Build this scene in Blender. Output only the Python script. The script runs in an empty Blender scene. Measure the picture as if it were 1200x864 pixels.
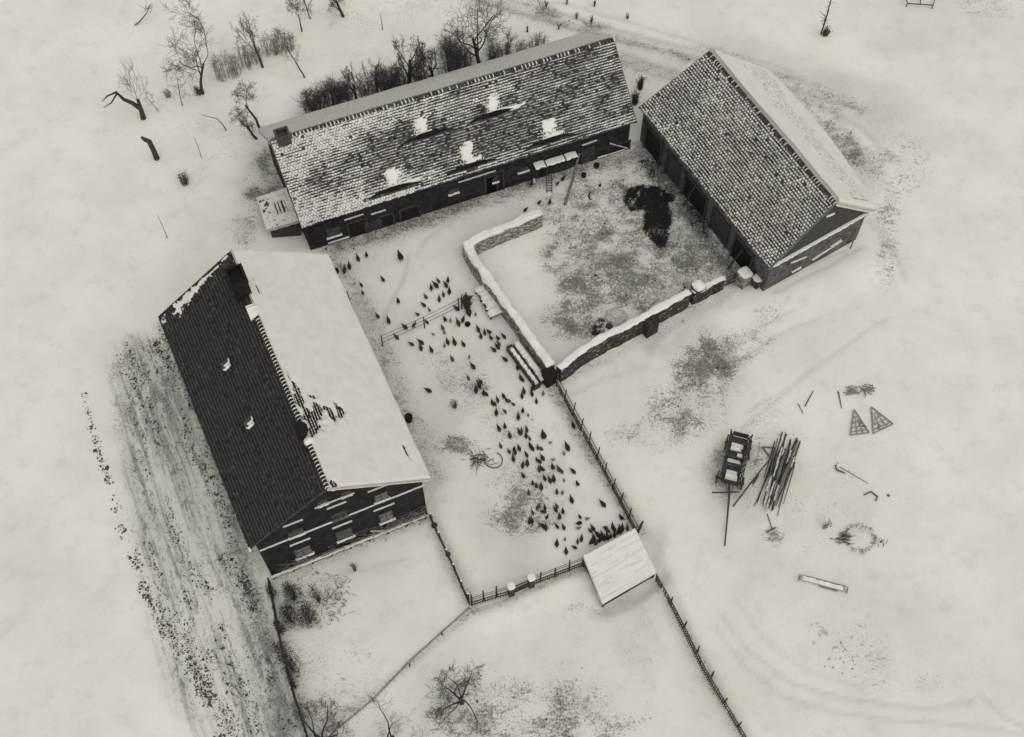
import bpy, math, random
import numpy as np
from mathutils import Vector, Matrix
R_ = math.radians
scene = bpy.context.scene
col = scene.collection

# ------------------------------------------------------------------ camera
IW, IH, FPX, HC = 1200.0, 864.0, 1445.0, 60.0
TILT, ROLL = R_(29.01), R_(-0.87)
_F = Vector((0, math.sin(TILT), -math.cos(TILT)))
_U0 = Vector((0, math.cos(TILT), math.sin(TILT)))
_R0 = Vector((1, 0, 0))
_R = _R0*math.cos(ROLL) + _U0*math.sin(ROLL)
_U = -_R0*math.sin(ROLL) + _U0*math.cos(ROLL)
CAM = Vector((0, 0, HC))
cd = bpy.data.cameras.new('camera')
cam = bpy.data.objects.new('camera', cd)
col.objects.link(cam)
cam.matrix_world = Matrix(((_R.x, _U.x, -_F.x, 0), (_R.y, _U.y, -_F.y, 0), (_R.z, _U.z, -_F.z, HC), (0, 0, 0, 1)))
cd.sensor_width = 36
cd.lens = FPX/IW*36
cd.clip_end = 2000
scene.camera = cam

# ------------------------------------------------------------------ light: flat overcast winter day
SUN_EL, SUN_AZ = R_(68), R_(150)           # azimuth from +Y (top of the picture) towards +X
world = bpy.data.worlds.new('World'); scene.world = world
world.use_nodes = True
nt = world.node_tree
for n in list(nt.nodes): nt.nodes.remove(n)
sky = nt.nodes.new('ShaderNodeTexSky'); sky.sky_type = 'NISHITA'; sky.sun_disc = False
sky.sun_elevation = SUN_EL; sky.sun_rotation = SUN_AZ
bw = nt.nodes.new('ShaderNodeRGBToBW')
tint = nt.nodes.new('ShaderNodeMix'); tint.data_type = 'RGBA'; tint.blend_type = 'MULTIPLY'
tint.inputs['Factor'].default_value = 1
tint.inputs['B'].default_value = (1.0, .968, .925, 1)
bg = nt.nodes.new('ShaderNodeBackground'); bg.inputs['Strength'].default_value = .15
wo = nt.nodes.new('ShaderNodeOutputWorld')
nt.links.new(sky.outputs[0], bw.inputs[0]); nt.links.new(bw.outputs[0], tint.inputs['A'])
nt.links.new(tint.outputs['Result'], bg.inputs['Color']); nt.links.new(bg.outputs[0], wo.inputs[0])
sl = bpy.data.lights.new('sun', 'SUN'); sl.energy = .6; sl.angle = R_(75); sl.color = (1, .968, .925)
so = bpy.data.objects.new('sun', sl); col.objects.link(so)
_sd = Vector((math.sin(SUN_AZ)*math.cos(SUN_EL), math.cos(SUN_AZ)*math.cos(SUN_EL), math.sin(SUN_EL)))
so.rotation_euler = _sd.to_track_quat('Z', 'Y').to_euler(); so.location = (0, 0, 50)
vs = scene.view_settings
vs.view_transform = 'Standard'; vs.look = 'None'; vs.gamma = 1; vs.use_curve_mapping = False
vs.exposure = 0.45

# ------------------------------------------------------------------ survey: where a sight line meets ground, roof or wall
def ray(x, y): return _F*FPX + _R*(x-IW/2) - _U*(y-IH/2)
def g(x, y, z=0.0):
    d = ray(x, y); return CAM + d*((z-HC)/d.z)
def onplane(x, y, o, n):
    d = ray(x, y); return CAM + d*((o-CAM).dot(n)/d.dot(n))
def height_at(bx, by, ty):
    """height of something standing at (bx,by) whose top is seen at row ty"""
    b = g(bx, by); lo, hi = 0.0, 40.0
    for _ in range(40):
        m = (lo+hi)/2; d = Vector((b.x, b.y, m))-CAM
        yy = IH/2 - FPX*d.dot(_U)/d.dot(_F)
        if yy > ty: lo = m
        else: hi = m
    return lo

def vnoise(x, y, seed=0):
    x = np.asarray(x, float); y = np.asarray(y, float)
    xi = np.floor(x).astype(np.int64); yi = np.floor(y).astype(np.int64); fx = x-xi; fy = y-yi
    def h(a, b):
        n = (a*374761393 + b*668265263 + seed*974634777) & 0xffffffff
        n = ((n ^ (n >> 13))*1274126177) & 0xffffffff
        return ((n ^ (n >> 16)) & 0xffff)/65535.0
    sx = fx*fx*(3-2*fx); sy = fy*fy*(3-2*fy)
    return (h(xi, yi)*(1-sx)+h(xi+1, yi)*sx)*(1-sy)+(h(xi, yi+1)*(1-sx)+h(xi+1, yi+1)*sx)*sy
def fbm(x, y, seed=0, o=4):
    s = 0; a = .5; t = 0
    for i in range(o):
        s = s+a*vnoise(np.asarray(x)*2**i, np.asarray(y)*2**i, seed+i); t += a; a *= .5
    return s/t

# ------------------------------------------------------------------ mesh helper
WL = {}
class MB:
    def __init__(s): s.v = []; s.f = []; s.m = []; s.smooth = False
    def add(s, vs, fs, m=0):
        k = len(s.v); s.v += [tuple(p) for p in vs]
        for f in fs: s.f.append(tuple(i+k for i in f)); s.m.append(m)
    def quad(s, a, b, c, d, m=0): s.add([a, b, c, d], [(0, 1, 2, 3)], m)
    def hexa(s, p, m=0):   # 4 bottom + 4 top
        s.add(p, [(3, 2, 1, 0), (4, 5, 6, 7), (0, 1, 5, 4), (1, 2, 6, 5), (2, 3, 7, 6), (3, 0, 4, 7)], m)
    def box(s, fr, a0, a1, b0, b1, c0, c1, m=0):
        P = fr.pt
        s.hexa([P(a0, b0, c0), P(a1, b0, c0), P(a1, b1, c0), P(a0, b1, c0), P(a0, b0, c1), P(a1, b0, c1), P(a1, b1, c1), P(a0, b1, c1)], m)
    def bar(s, p, q, w, h, m=0, up=Vector((0, 0, 1))):
        p = Vector(p); q = Vector(q); d = (q-p).normalized(); sd = d.cross(up)
        if sd.length < 1e-3: sd = d.cross(Vector((1, 0, 0)))
        sd.normalize(); u = sd.cross(d); a = sd*w/2; b = u*h/2
        s.hexa([p-a-b, p+a-b, q+a-b, q-a-b, p-a+b, p+a+b, q+a+b, q-a+b], m)
    def tube(s, pts, rad, n=6, m=0, cap=True):
        pts = [Vector(p) for p in pts]; rings = []
        k = len(s.v)
        ref = Vector((.3, .9, .2))
        for i, p in enumerate(pts):
            d = (pts[min(i+1, len(pts)-1)]-pts[max(i-1, 0)]).normalized()
            a = d.cross(ref)
            if a.length < .05: a = d.cross(Vector((1, 0, 0)))
            a.normalize(); b = d.cross(a)
            for j in range(n):
                t = 2*math.pi*j/n; s.v.append(tuple(p+(a*math.cos(t)+b*math.sin(t))*rad[i]))
        for i in range(len(pts)-1):
            for j in range(n):
                s.f.append((k+i*n+j, k+i*n+(j+1) % n, k+(i+1)*n+(j+1) % n, k+(i+1)*n+j)); s.m.append(m)
        if cap:
            s.f.append(tuple(k+j for j in range(n))[::-1]); s.m.append(m)
            s.f.append(tuple(k+(len(pts)-1)*n+j for j in range(n))); s.m.append(m)
    def build(s, name, mats, parent=None, base=None):
        if base is None: base = WL[parent.name] if parent else Vector((0, 0, 0))
        base = Vector(base)
        me = bpy.data.meshes.new(name)
        me.from_pydata([(x-base.x, y-base.y, z-base.z) for x, y, z in s.v], [], s.f)
        if not isinstance(mats, (list, tuple)): mats = [mats]
        for mm in mats: me.materials.append(mm)
        me.polygons.foreach_set('material_index', s.m)
        if s.smooth: me.polygons.foreach_set('use_smooth', [True]*len(s.f))
        me.update()
        o = bpy.data.objects.new(name, me); col.objects.link(o)
        if parent is not None:
            o.parent = parent; o.location = base-WL[parent.name]
        else: o.location = base
        WL[o.name] = base
        return o
class Frame:
    def __init__(s, o, ex, ey, ez): s.o, s.ex, s.ey, s.ez = Vector(o), Vector(ex), Vector(ey), Vector(ez)
    def pt(s, a, b, c): return s.o+s.ex*a+s.ey*b+s.ez*c
    def inv(s, p):
        d = Vector(p)-s.o; return d.dot(s.ex), d.dot(s.ey), d.dot(s.ez)
def gframe(p, yaw, z=0):
    return Frame((p[0], p[1], z), (math.cos(yaw), math.sin(yaw), 0), (-math.sin(yaw), math.cos(yaw), 0), (0, 0, 1))
def tag(o, label=None, cat=None, group=None, kind=None):
    if label: o['label'] = label
    if cat: o['category'] = cat
    if group: o['group'] = group
    if kind: o['kind'] = kind
    return o
def thing(name, p, label, cat, group=None):
    o = bpy.data.objects.new(name, None); o.empty_display_size = .3
    col.objects.link(o); o.location = p; WL[o.name] = Vector(p)
    return tag(o, label, cat, group)

# ------------------------------------------------------------------ materials
def mat(name, c1, c2=None, scale=3, lo=.35, hi=.65, rough=.9, bump=0, bscale=20, detail=5, stretch=None, spec=.25):
    m = bpy.data.materials.new(name); m.use_nodes = True; n = m.node_tree; b = n.nodes['Principled BSDF']
    b.inputs['Roughness'].default_value = rough
    b.inputs['Specular IOR Level'].default_value = spec
    def C(c):
        if isinstance(c, (int, float)): c = (c, c*.985, c*.955)
        return (*c, 1)
    co = n.nodes.new('ShaderNodeNewGeometry'); src = co.outputs['Position']
    if stretch:
        mp = n.nodes.new('ShaderNodeMapping'); mp.inputs['Scale'].default_value = stretch[:3]
        mp.inputs['Rotation'].default_value = (0, 0, stretch[3] if len(stretch) > 3 else 0)
        n.links.new(src, mp.inputs[0]); src = mp.outputs[0]
    if c2 is not None:
        t = n.nodes.new('ShaderNodeTexNoise'); t.inputs['Scale'].default_value = scale; t.inputs['Detail'].default_value = detail
        n.links.new(src, t.inputs['Vector'])
        r = n.nodes.new('ShaderNodeValToRGB'); r.color_ramp.elements[0].position = lo; r.color_ramp.elements[1].position = hi
        r.color_ramp.elements[0].color = C(c1); r.color_ramp.elements[1].color = C(c2)
        n.links.new(t.outputs[0], r.inputs[0]); n.links.new(r.outputs[0], b.inputs['Base Color'])
    else: b.inputs['Base Color'].default_value = C(c1)
    if bump:
        t2 = n.nodes.new('ShaderNodeTexNoise'); t2.inputs['Scale'].default_value = bscale; t2.inputs['Detail'].default_value = 4
        n.links.new(src, t2.inputs['Vector'])
        bp = n.nodes.new('ShaderNodeBump'); bp.inputs['Strength'].default_value = bump; bp.inputs['Distance'].default_value = .05
        n.links.new(t2.outputs[0], bp.inputs['Height']); n.links.new(bp.outputs[0], b.inputs['Normal'])
    return m
SN1, SN2 = (.80, .79, .745), (.72, .71, .665)
M = {}
M['snow'] = mat('snow', SN2, SN1, 1.3, .3, .55, .75, .35, 5)
M['snow_roof'] = mat('snow on roof', (.655, .645, .605), (.715, .705, .665), 1.6, .35, .62, .75, .4, 5, detail=8)
M['snow_grey'] = mat('wind scoured snow', (.36, .355, .335), (.62, .61, .575), 11, .38, .60, .8, .5, 14)
M['snow_tile'] = mat('snow caught on tiles', (.50, .49, .465), (.72, .71, .67), 4, .3, .6, .8)
M['tileA'] = mat('dark roof tiles', .014, .024, 2.5, .35, .7, .8)
M['tileB'] = mat('worn roof tiles', .025, .085, 4, .35, .7, .85, .3, 30)
M['tileC'] = mat('weathered roof tiles', .025, .08, 5, .35, .7, .85, .3, 30)
M['tileA_light'] = mat('paler dark roof tiles', .036, .062, 5, .35, .7, .8)
M['tileB_light'] = mat('paler worn roof tiles', .07, .13, 5, .35, .7, .8)
M['tileC_light'] = mat('paler weathered roof tiles', .07, .14, 5, .35, .7, .8)
M['wood'] = mat('dark weathered wood', .025, .08, 6, .3, .7, .85, .3, 20)
M['wood_mid'] = mat('grey weathered wood', .08, .2, 8, .3, .7, .85, .3, 20)
M['wood_pale'] = mat('pale plank', .3, .45, 8, .3, .7, .8)
M['black'] = mat('soot black', .008, .018, 5, .4, .6, .9)  # soot on the chimneys; under the vent lips it paints shade
M['glass'] = mat('window glass', .03, .05, 2, .4, .6, .15, spec=.5)
M['frame'] = mat('window frame paint', .05, .10, 8, .4, .6, .6)
M['metal'] = mat('rusted iron', .05, .12, 20, .4, .6, .6)
M['bark'] = mat('bark', .03, .075, 9, .35, .65, .95, .4, 25)
M['bark_pale'] = mat('pale bark', .11, .2, 9, .35, .65, .95, .4, 25)
M['twig'] = mat('twigs', .05, .09, 9, .35, .65, .95)
M['twig_pale'] = mat('pale twigs', .16, .26, 9, .35, .65, .95)
M['shrub'] = mat('evergreen shrub leaves', .02, .06, 6, .35, .65, .9)
M['hen'] = mat('dark plumage', .012, .035, 14, .35, .65, .75)
M['hen_white'] = mat('white plumage', .6, .7, 14, .35, .65, .75)
M['hen_grey'] = mat('speckled grey plumage', .09, .2, 30, .4, .6, .75)
M['leg'] = mat('hen legs', .2, .3, 14)
M['rime'] = mat('rimed iron', .16, .34, 20, .4, .6, .7)
M['straw'] = mat('brushwood', .14, .32, 12, .35, .65, .9)

def brick_mat(name, yaw, dark, light, mortar, snowy=0.0, bw=.26, bh=.085):
    m = bpy.data.materials.new(name); m.use_nodes = True; n = m.node_tree; b = n.nodes['Principled BSDF']
    b.inputs['Roughness'].default_value = .95; b.inputs['Specular IOR Level'].default_value = .15
    ge = n.nodes.new('ShaderNodeNewGeometry')
    mp = n.nodes.new('ShaderNodeMapping'); mp.vector_type = 'POINT'; mp.inputs['Rotation'].default_value = (0, 0, -yaw)
    sx = n.nodes.new('ShaderNodeSeparateXYZ'); cx = n.nodes.new('ShaderNodeCombineXYZ')
    ad = n.nodes.new('ShaderNodeMath'); ad.operation = 'ADD'
    n.links.new(ge.outputs['Position'], mp.inputs[0]); n.links.new(mp.outputs[0], sx.inputs[0])
    n.links.new(sx.outputs[0], ad.inputs[0]); n.links.new(sx.outputs[1], ad.inputs[1])
    n.links.new(ad.outputs[0], cx.inputs[0]); n.links.new(sx.outputs[2], cx.inputs[1])
    br = n.nodes.new('ShaderNodeTexBrick'); br.inputs['Scale'].default_value = 1
    br.inputs['Brick Width'].default_value = bw; br.inputs['Row Height'].default_value = bh; br.inputs['Mortar Size'].default_value = .012
    for k, c in (('Color1', dark), ('Color2', light), ('Mortar', mortar)): br.inputs[k].default_value = (c, c*.985, c*.955, 1)
    n.links.new(cx.outputs[0], br.inputs['Vector'])
    no = n.nodes.new('ShaderNodeTexNoise'); no.inputs['Scale'].default_value = 2.2; no.inputs['Detail'].default_value = 6; no.inputs['Roughness'].default_value = .65
    n.links.new(ge.outputs['Position'], no.inputs['Vector'])
    mx = n.nodes.new('ShaderNodeMix'); mx.data_type = 'RGBA'; mx.blend_type = 'MULTIPLY'; mx.inputs['Factor'].default_value = 1
    rp = n.nodes.new('ShaderNodeValToRGB'); rp.color_ramp.elements[0].position = .3; rp.color_ramp.elements[1].position = .7
    rp.color_ramp.elements[0].color = (.4, .4, .4, 1); rp.color_ramp.elements[1].color = (1.4, 1.4, 1.4, 1)
    n.links.new(no.outputs[0], rp.inputs[0]); n.links.new(br.outputs[0], mx.inputs['A']); n.links.new(rp.outputs[0], mx.inputs['B'])
    out = mx.outputs['Result']
    if snowy > 0:
        n2 = n.nodes.new('ShaderNodeTexNoise'); n2.inputs['Scale'].default_value = 3.5; n2.inputs['Detail'].default_value = 8; n2.inputs['Roughness'].default_value = .8
        mp2 = n.nodes.new('ShaderNodeMapping'); mp2.inputs['Scale'].default_value = (1, 1, 3.5)
        n.links.new(ge.outputs['Position'], mp2.inputs[0]); n.links.new(mp2.outputs[0], n2.inputs['Vector'])
        r2 = n.nodes.new('ShaderNodeValToRGB'); r2.color_ramp.elements[0].position = .62-snowy*.2; r2.color_ramp.elements[1].position = .66-snowy*.2
        m2 = n.nodes.new('ShaderNodeMix'); m2.data_type = 'RGBA'; m2.inputs['B'].default_value = (.66, .65, .6, 1)
        n.links.new(n2.outputs[0], r2.inputs[0]); n.links.new(r2.outputs[0], m2.inputs['Factor']); n.links.new(out, m2.inputs['A'])
        out = m2.outputs['Result']
    n.links.new(out, b.inputs['Base Color'])
    return m

# ------------------------------------------------------------------ ground
def ell(cx, cy, rx, ry, rot=0):
    """ellipse seen at (cx,cy) as an affine patch of ground: centre and inverse axes"""
    c = g(cx, cy); a = R_(rot)
    p = g(cx+rx*math.cos(a), cy-rx*math.sin(a))-c; q = g(cx+ry*math.sin(a), cy+ry*math.cos(a))-c
    A = np.array([[p.x, q.x], [p.y, q.y]]); return (c.x, c.y), np.linalg.inv(A)
def field(X, Y, blobs, soft=.55):
    out = np.zeros_like(X)
    for (cx, cy, rx, ry, rot, s) in blobs:
        (x0, y0), I = ell(cx, cy, rx, ry, rot)
        u = I[0, 0]*(X-x0)+I[0, 1]*(Y-y0); w = I[1, 0]*(X-x0)+I[1, 1]*(Y-y0)
        d = np.sqrt(u*u+w*w); t = np.clip((1+soft-d)/(2*soft), 0, 1)
        out = np.maximum(out, s*t*t*(3-2*t))
    return out
def band(X, Y, path, width, s):
    """soft strip along a path of sighted points, width in metres"""
    P = [g(*p) for p in path]; out = np.full_like(X, 1e9)
    for a, b in zip(P, P[1:]):
        dx, dy = b.x-a.x, b.y-a.y; L = dx*dx+dy*dy
        t = np.clip(((X-a.x)*dx+(Y-a.y)*dy)/L, 0, 1)
        out = np.minimum(out, np.hypot(X-a.x-t*dx, Y-a.y-t*dy))
    t = np.clip(1-out/width, 0, 1); return s*t*t*(3-2*t)
def inpoly(X, Y, path):
    P = [g(*p) for p in path]; r = np.zeros(X.shape, bool); n = len(P)
    for i in range(n):
        a, b = P[i], P[(i+1) % n]
        if abs(a.y-b.y) < 1e-9: continue
        r ^= ((a.y > Y) != (b.y > Y)) & (X < (b.x-a.x)*(Y-a.y)/(b.y-a.y)+a.x)
    return r
SPECK = [(800, 300, 52, 60, 30, .68), (735, 300, 60, 40, 20, .66), (150, 450, 20, 60, -10, .5), (195, 440, 14, 60, -18, .6), (760, 305, 100, 55, 20, .72), (700, 345, 60, 38, 20, .74), (745, 335, 90, 26, 26, .70), (670, 215, 70, 22, 15, .46), (690, 270, 50, 36, 0, .5), (680, 378, 40, 22, 0, .82), (800, 230, 45, 70, 20, .62), (700, 235, 55, 28, 15, .5), (770, 260, 40, 55, 0, .7),
         (826, 432, 32, 42, 20, .82), (800, 480, 60, 45, 20, .56), (870, 400, 60, 22, 35, .5), (765, 500, 60, 25, 10, .42),
         (548, 527, 40, 13, -28, .62), (525, 440, 38, 26, -30, .36), (560, 460, 22, 40, 0, .45), (615, 600, 38, 26, 15, .66), (615, 575, 45, 45, 0, .35), (600, 500, 35, 30, 0, .4),
         (570, 545, 14, 12, 0, .5), (500, 510, 60, 20, -40, .34),
         (985, 165, 55, 24, -48, .6), (940, 115, 60, 14, -22, .55), (1045, 275, 16, 60, 0, .52), (1040, 190, 50, 45, 0, .38), (870, 75, 90, 10, -18, .4),
         (310, 215, 26, 55, -20, .6), (285, 260, 24, 40, 0, .4), (250, 170, 70, 50, 0, .22),
         (600, 825, 110, 38, 8, .56), (680, 850, 70, 26, 0, .5), (560, 850, 60, 26, 0, .62), (745, 740, 40, 90, 0, .2), (690, 715, 26, 9, 20, .4),
         (370, 780, 70, 50, 0, .3), (360, 705, 45, 40, 0, .4), (400, 830, 60, 30, 0, .3),
         (905, 620, 22, 10, 0, .45), (960, 590, 60, 70, 0, .26), (1000, 760, 50, 40, 0, .28), (900, 520, 60, 60, 0, .3), (1060, 800, 90, 30, 0, .24), (865, 545, 40, 50, 0, .5),
         (720, 80, 60, 14, -14, .5), (660, 20, 70, 8, -18, .6), (455, 15, 120, 22, 0, .25), (1160, 10, 50, 14, 0, .4)]
GREY = [(440, 350, 60, 90, -25, .22), (560, 440, 90, 120, -30, .2), (780, 300, 90, 60, 20, .45), (755, 305, 105, 62, 20, .62), (690, 365, 60, 35, 10, .6), (815, 220, 45, 90, 30, .75), (700, 225, 60, 26, 15, .45), (826, 440, 45, 55, 10, .5), (540, 470, 50, 80, -20, .3), (610, 590, 60, 70, 0, .35),
        (985, 165, 60, 30, -48, .5), (980, 110, 140, 30, -22, .4), (200, 520, 60, 90, -20, .2), (860, 560, 40, 45, 0, .65), (910, 560, 45, 60, 20, .3),  # the patch round the wagon is its shade painted grey
        (745, 730, 30, 80, 0, .32), (700, 780, 80, 60, 0, .18), (960, 700, 140, 160, 0, .17), (560, 250, 150, 30, 12, .2), (1110, 30, 90, 40, 0, .2),  # first patch: shadow below the shed painted into the snow
        (500, 520, 60, 120, -30, .22), (306, 215, 26, 60, -15, .45), (800, 470, 80, 60, 0, .25), (620, 830, 130, 50, 0, .25), (720, 60, 120, 20, -14, .25),
        (790, 400, 14, 22, -25, .45), (763, 398, 14, 22, 0, .45), (812, 365, 20, 18, 30, .4), (765, 655, 10, 40, -20, .35), (735, 700, 28, 14, 20, .4)]  # shade of the hollows beside brick wall and shed, painted grey
WET = [(770, 264, 15, 28, 5, 1), (758, 235, 26, 17, 0, 1), (745, 240, 16, 14, 0, .8), (785, 215, 24, 22, 0, .45), (815, 250, 18, 40, 25, .5), (760, 200, 20, 20, 0, .5), (700, 385, 8, 14, -30, .6)]
FPOLY = [(132, 402), (178, 392), (196, 420), (230, 500), (272, 612), (302, 660), (325, 745), (352, 864), (370, 930), (262, 930), (232, 864), (196, 790), (168, 690), (148, 560)]
RUTS = [([(560, 2), (600, 12), (660, 30), (730, 50), (800, 66), (870, 86), (940, 108), (1010, 128)], .3, .8), ([(575, -6), (640, 10), (720, 36), (800, 56), (880, 76), (960, 100)], .3, .6), ([(600, -8), (680, 10), (760, 34), (850, 60), (930, 84)], .25, .45),
        ([(725, 62), (770, 78), (830, 96), (870, 104)], .3, .6), ([(722, 72), (770, 90), (815, 100)], .3, .5), ([(900, 100), (960, 122), (1010, 150), (1050, 190)], .35, .5),
        ([(478, 300), (470, 335), (452, 365), (446, 392), (450, 440)], .22, .5), ([(488, 300), (500, 280), (530, 262)], .22, .4), ([(405, 320), (425, 350), (440, 385)], .3, .4),
        ([(845, 720), (880, 765), (930, 800), (1000, 822), (1090, 828), (1140, 822)], .22, .38), ([(838, 735), (870, 780), (920, 816), (990, 838), (1090, 845), (1200, 860)], .22, .34), ([(860, 700), (900, 752), (950, 785), (1010, 806)], .2, .28),
        ([(1150, 815), (1175, 840), (1200, 850)], .2, .4), ([(880, 480), (930, 450), (990, 405), (1040, 372)], .22, .35), ([(868, 500), (900, 478), (950, 430)], .2, .4), ([(830, 420), (870, 395), (930, 365)], .2, .45), ([(855, 430), (900, 400), (960, 372)], .2, .35),
        ([(512, 640), (535, 690)], .2, .4), ([(505, 580), (525, 640), (552, 690)], .3, .35), ([(660, 470), (700, 535), (740, 600)], .2, .35), ([(650, 500), (690, 560)], .2, .3),
        ([(775, 660), (790, 690), (800, 720), (820, 770), (850, 830)], .25, .35), ([(700, 690), (712, 720), (740, 712), (765, 690)], .3, .4), ([(905, 345), (960, 320), (1010, 292)], .25, .5), ([(1020, 260), (1045, 290), (1060, 325)], .4, .4),
        ([(470, 655), (430, 668), (370, 680)], .25, .3), ([(195, 190), (215, 230), (230, 270)], .2, .2), ([(760, 430), (700, 445), (670, 460)], .35, .3)]
FDIR = g(352, 864)-g(196, 420); FANG = math.atan2(FDIR.y, FDIR.x)
SHED_C = g(724, 663)
def relief(X, Y):
    X = np.asarray(X, float); Y = np.asarray(Y, float)
    z = .10*(fbm(X*.12, Y*.12, 3, 4)-.5)+.05*(fbm(X*.6, Y*.6, 9, 3)-.5)
    z = z-band(X, Y, [(770, 668), (748, 622)], .9, .22)-band(X, Y, [(700, 712), (770, 680)], .8, .28)
    z = z+band(X, Y, [(780, 425), (860, 365), (1000, 310)], 2.6, .3)
    z = z+band(X, Y, [(560, 722), (690, 668)], 1.2, .14)-band(X, Y, [(560, 712), (690, 660)], .35, .12)
    z = z+band(X, Y, [(790, 690), (880, 864)], 1.3, .18)
    return z
def hz(x, y): return float(relief(np.array([x]), np.array([y]))[0])
def gp(x, y):
    p = g(x, y); p.z = hz(p.x, p.y); return p

def axis(lo, hi, step, far):
    a = list(np.arange(lo, hi+1e-6, step)); s = step; b = []
    x = hi
    while x < far: s *= 1.35; x += s; b.append(x)
    c = []; x = lo; s = step
    while x > -far: s *= 1.35; x -= s; c.append(x)
    return np.array(c[::-1]+a+b)
gx = axis(-42, 42, .2, 500); gy = axis(9, 70, .2, 500)
GX, GY = np.meshgrid(gx, gy)
FX = GX*math.cos(FANG)+GY*math.sin(FANG); FY = -GX*math.sin(FANG)+GY*math.cos(FANG)
nz = fbm(GX*.9, GY*.9, 21, 4); nz2 = fbm(GX*2.3, GY*2.3, 31, 3)
warp = 1.6*(fbm(GX*.45, GY*.45, 5, 3)-.5); warp2 = 1.6*(fbm(GX*.45, GY*.45, 55, 3)-.5)
speck = field(GX+warp, GY+warp2, SPECK)*(.72+.6*(nz-.5)*2)
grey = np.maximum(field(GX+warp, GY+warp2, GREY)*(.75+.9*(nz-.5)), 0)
wet = field(GX+warp*.8, GY+warp2*.8, WET, .3)*(.85+1.2*(nz2-.5))
ip = inpoly(GX+warp*.5, GY+warp2*.5, FPOLY).astype(float)
# strips of thin dirty snow and of painted shade
for path, w, s in [([(385, 290), (480, 262), (560, 232), (640, 208), (745, 182)], 1.1, .62), ([(398, 305), (430, 375), (470, 470), (505, 560)], 1.1, .42),  # first strip paints in the shade under the long barn's eave
                   ([(505, 610), (555, 712)], .5, .35), ([(645, 450), (748, 622)], .55, .5), ([(545, 292), (640, 440)], .6, .35),
                   ([(755, 180), (820, 270), (860, 320)], 1.3, .8), ([(225, 440), (258, 545), (286, 660), (312, 760), (330, 864)], .8, .6), ([(318, 682), (370, 864)], .4, .3), ([(190, 380), (235, 500), (305, 668)], .5, .5),
                   ([(560, 0), (700, 40), (800, 68), (930, 95), (1010, 125)], .8, .45), ([(730, 70), (830, 100)], .8, .4), ([(650, 455), (760, 395), (860, 345)], .5, .3),
                   ([(560, 716), (690, 665)], .35, .4), ([(775, 690), (870, 864)], .5, .35), ([(553, 715), (390, 850)], .3, .4), ([(318, 682), (500, 606)], .5, .4),
                   ([(360, 150), (500, 105), (620, 60)], 1.8, .4)]:
    bd = band(GX+warp*.25, GY+warp2*.25, path, w*1.5, s)
    grey = np.maximum(grey, bd*(.8+.8*(nz-.5))); speck = np.maximum(speck, bd*(.85+.6*(nz-.5)))
pen = inpoly(GX+warp*1.7+1.5*(fbm(GX*1.1, GY*1.1, 201, 3)-.5), GY+warp2*1.7, [(625, 262), (660, 215), (745, 195), (860, 320), (800, 352), (700, 400), (665, 415), (640, 400), (652, 360), (640, 320), (632, 290)]).astype(float)
for _ in range(12): pen = (pen+np.roll(pen, 1, 0)+np.roll(pen, -1, 0)+np.roll(pen, 1, 1)+np.roll(pen, -1, 1))/5
speck = np.maximum(speck, pen*(.45+.55*(nz2-.5)+.5*(nz-.5))); grey = np.maximum(grey, pen*(.22+.5*(nz-.5)))
furrow = np.zeros_like(GX)
k_ = 7
m_ = ip.copy()
for _ in range(k_):
    m_ = (m_+np.roll(m_, 1, 0)+np.roll(m_, -1, 0)+np.roll(m_, 1, 1)+np.roll(m_, -1, 1))/5
furrow = m_*(.8+.5*(fbm(FX*.12, FY*.9, 77, 4)-.3))
rut = np.zeros_like(GX)
for path, w, s in RUTS: rut = np.maximum(rut, band(GX+.25*(fbm(GX*.5, GY*.5, 11, 2)-.5), GY+.25*(fbm(GX*.5, GY*.5, 13, 2)-.5), path, w, s))
GZ = relief(GX, GY)
sb = np.clip(speck, 0, 1)
GZ = GZ-rut*.07+sb*.14*(fbm(GX*2.5, GY*2.5, 61, 3)-.5)+m_*.12*(fbm(FX*.5, FY*2.2, 63, 3)-.5)
# the dung heap bulks up in the pen, the hollow beside the walls stays low
GZ = GZ+field(GX, GY, [(760, 290, 80, 50, 20, .5)], .7)*(.75+.5*nz)*.7

me = bpy.data.meshes.new('ground')
ny, nx = GX.shape
me.vertices.add(nx*ny); me.vertices.foreach_set('co', np.stack([GX, GY, GZ], -1).astype(np.float32).ravel())
idx = (np.arange(ny-1)[:, None]*nx+np.arange(nx-1)[None]).ravel()
quads = np.stack([idx, idx+1, idx+nx+1, idx+nx], -1).astype(np.int32)
nf = len(quads)
me.loops.add(nf*4); me.loops.foreach_set('vertex_index', quads.ravel())
me.polygons.add(nf); me.polygons.foreach_set('loop_start', np.arange(0, nf*4, 4, dtype=np.int32)); me.polygons.foreach_set('loop_total', np.full(nf, 4, np.int32))
me.polygons.foreach_set('use_smooth', np.ones(nf, bool))
me.update(); me.validate()
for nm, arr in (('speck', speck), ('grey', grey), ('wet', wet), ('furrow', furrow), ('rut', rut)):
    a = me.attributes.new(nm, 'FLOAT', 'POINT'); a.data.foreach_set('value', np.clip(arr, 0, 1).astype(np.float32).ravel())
gm = bpy.data.materials.new('snowy ground'); gm.use_nodes = True
n = gm.node_tree; B = n.nodes['Principled BSDF']; B.inputs['Roughness'].default_value = .85; B.inputs['Specular IOR Level'].default_value = .2
L = n.links.new
def N(t, **k):
    o = n.nodes.new(t)
    for a, b in k.items():
        if a in o.inputs: o.inputs[a].default_value = b
        else: setattr(o, a, b)
    return o
geo = N('ShaderNodeNewGeometry')
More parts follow.
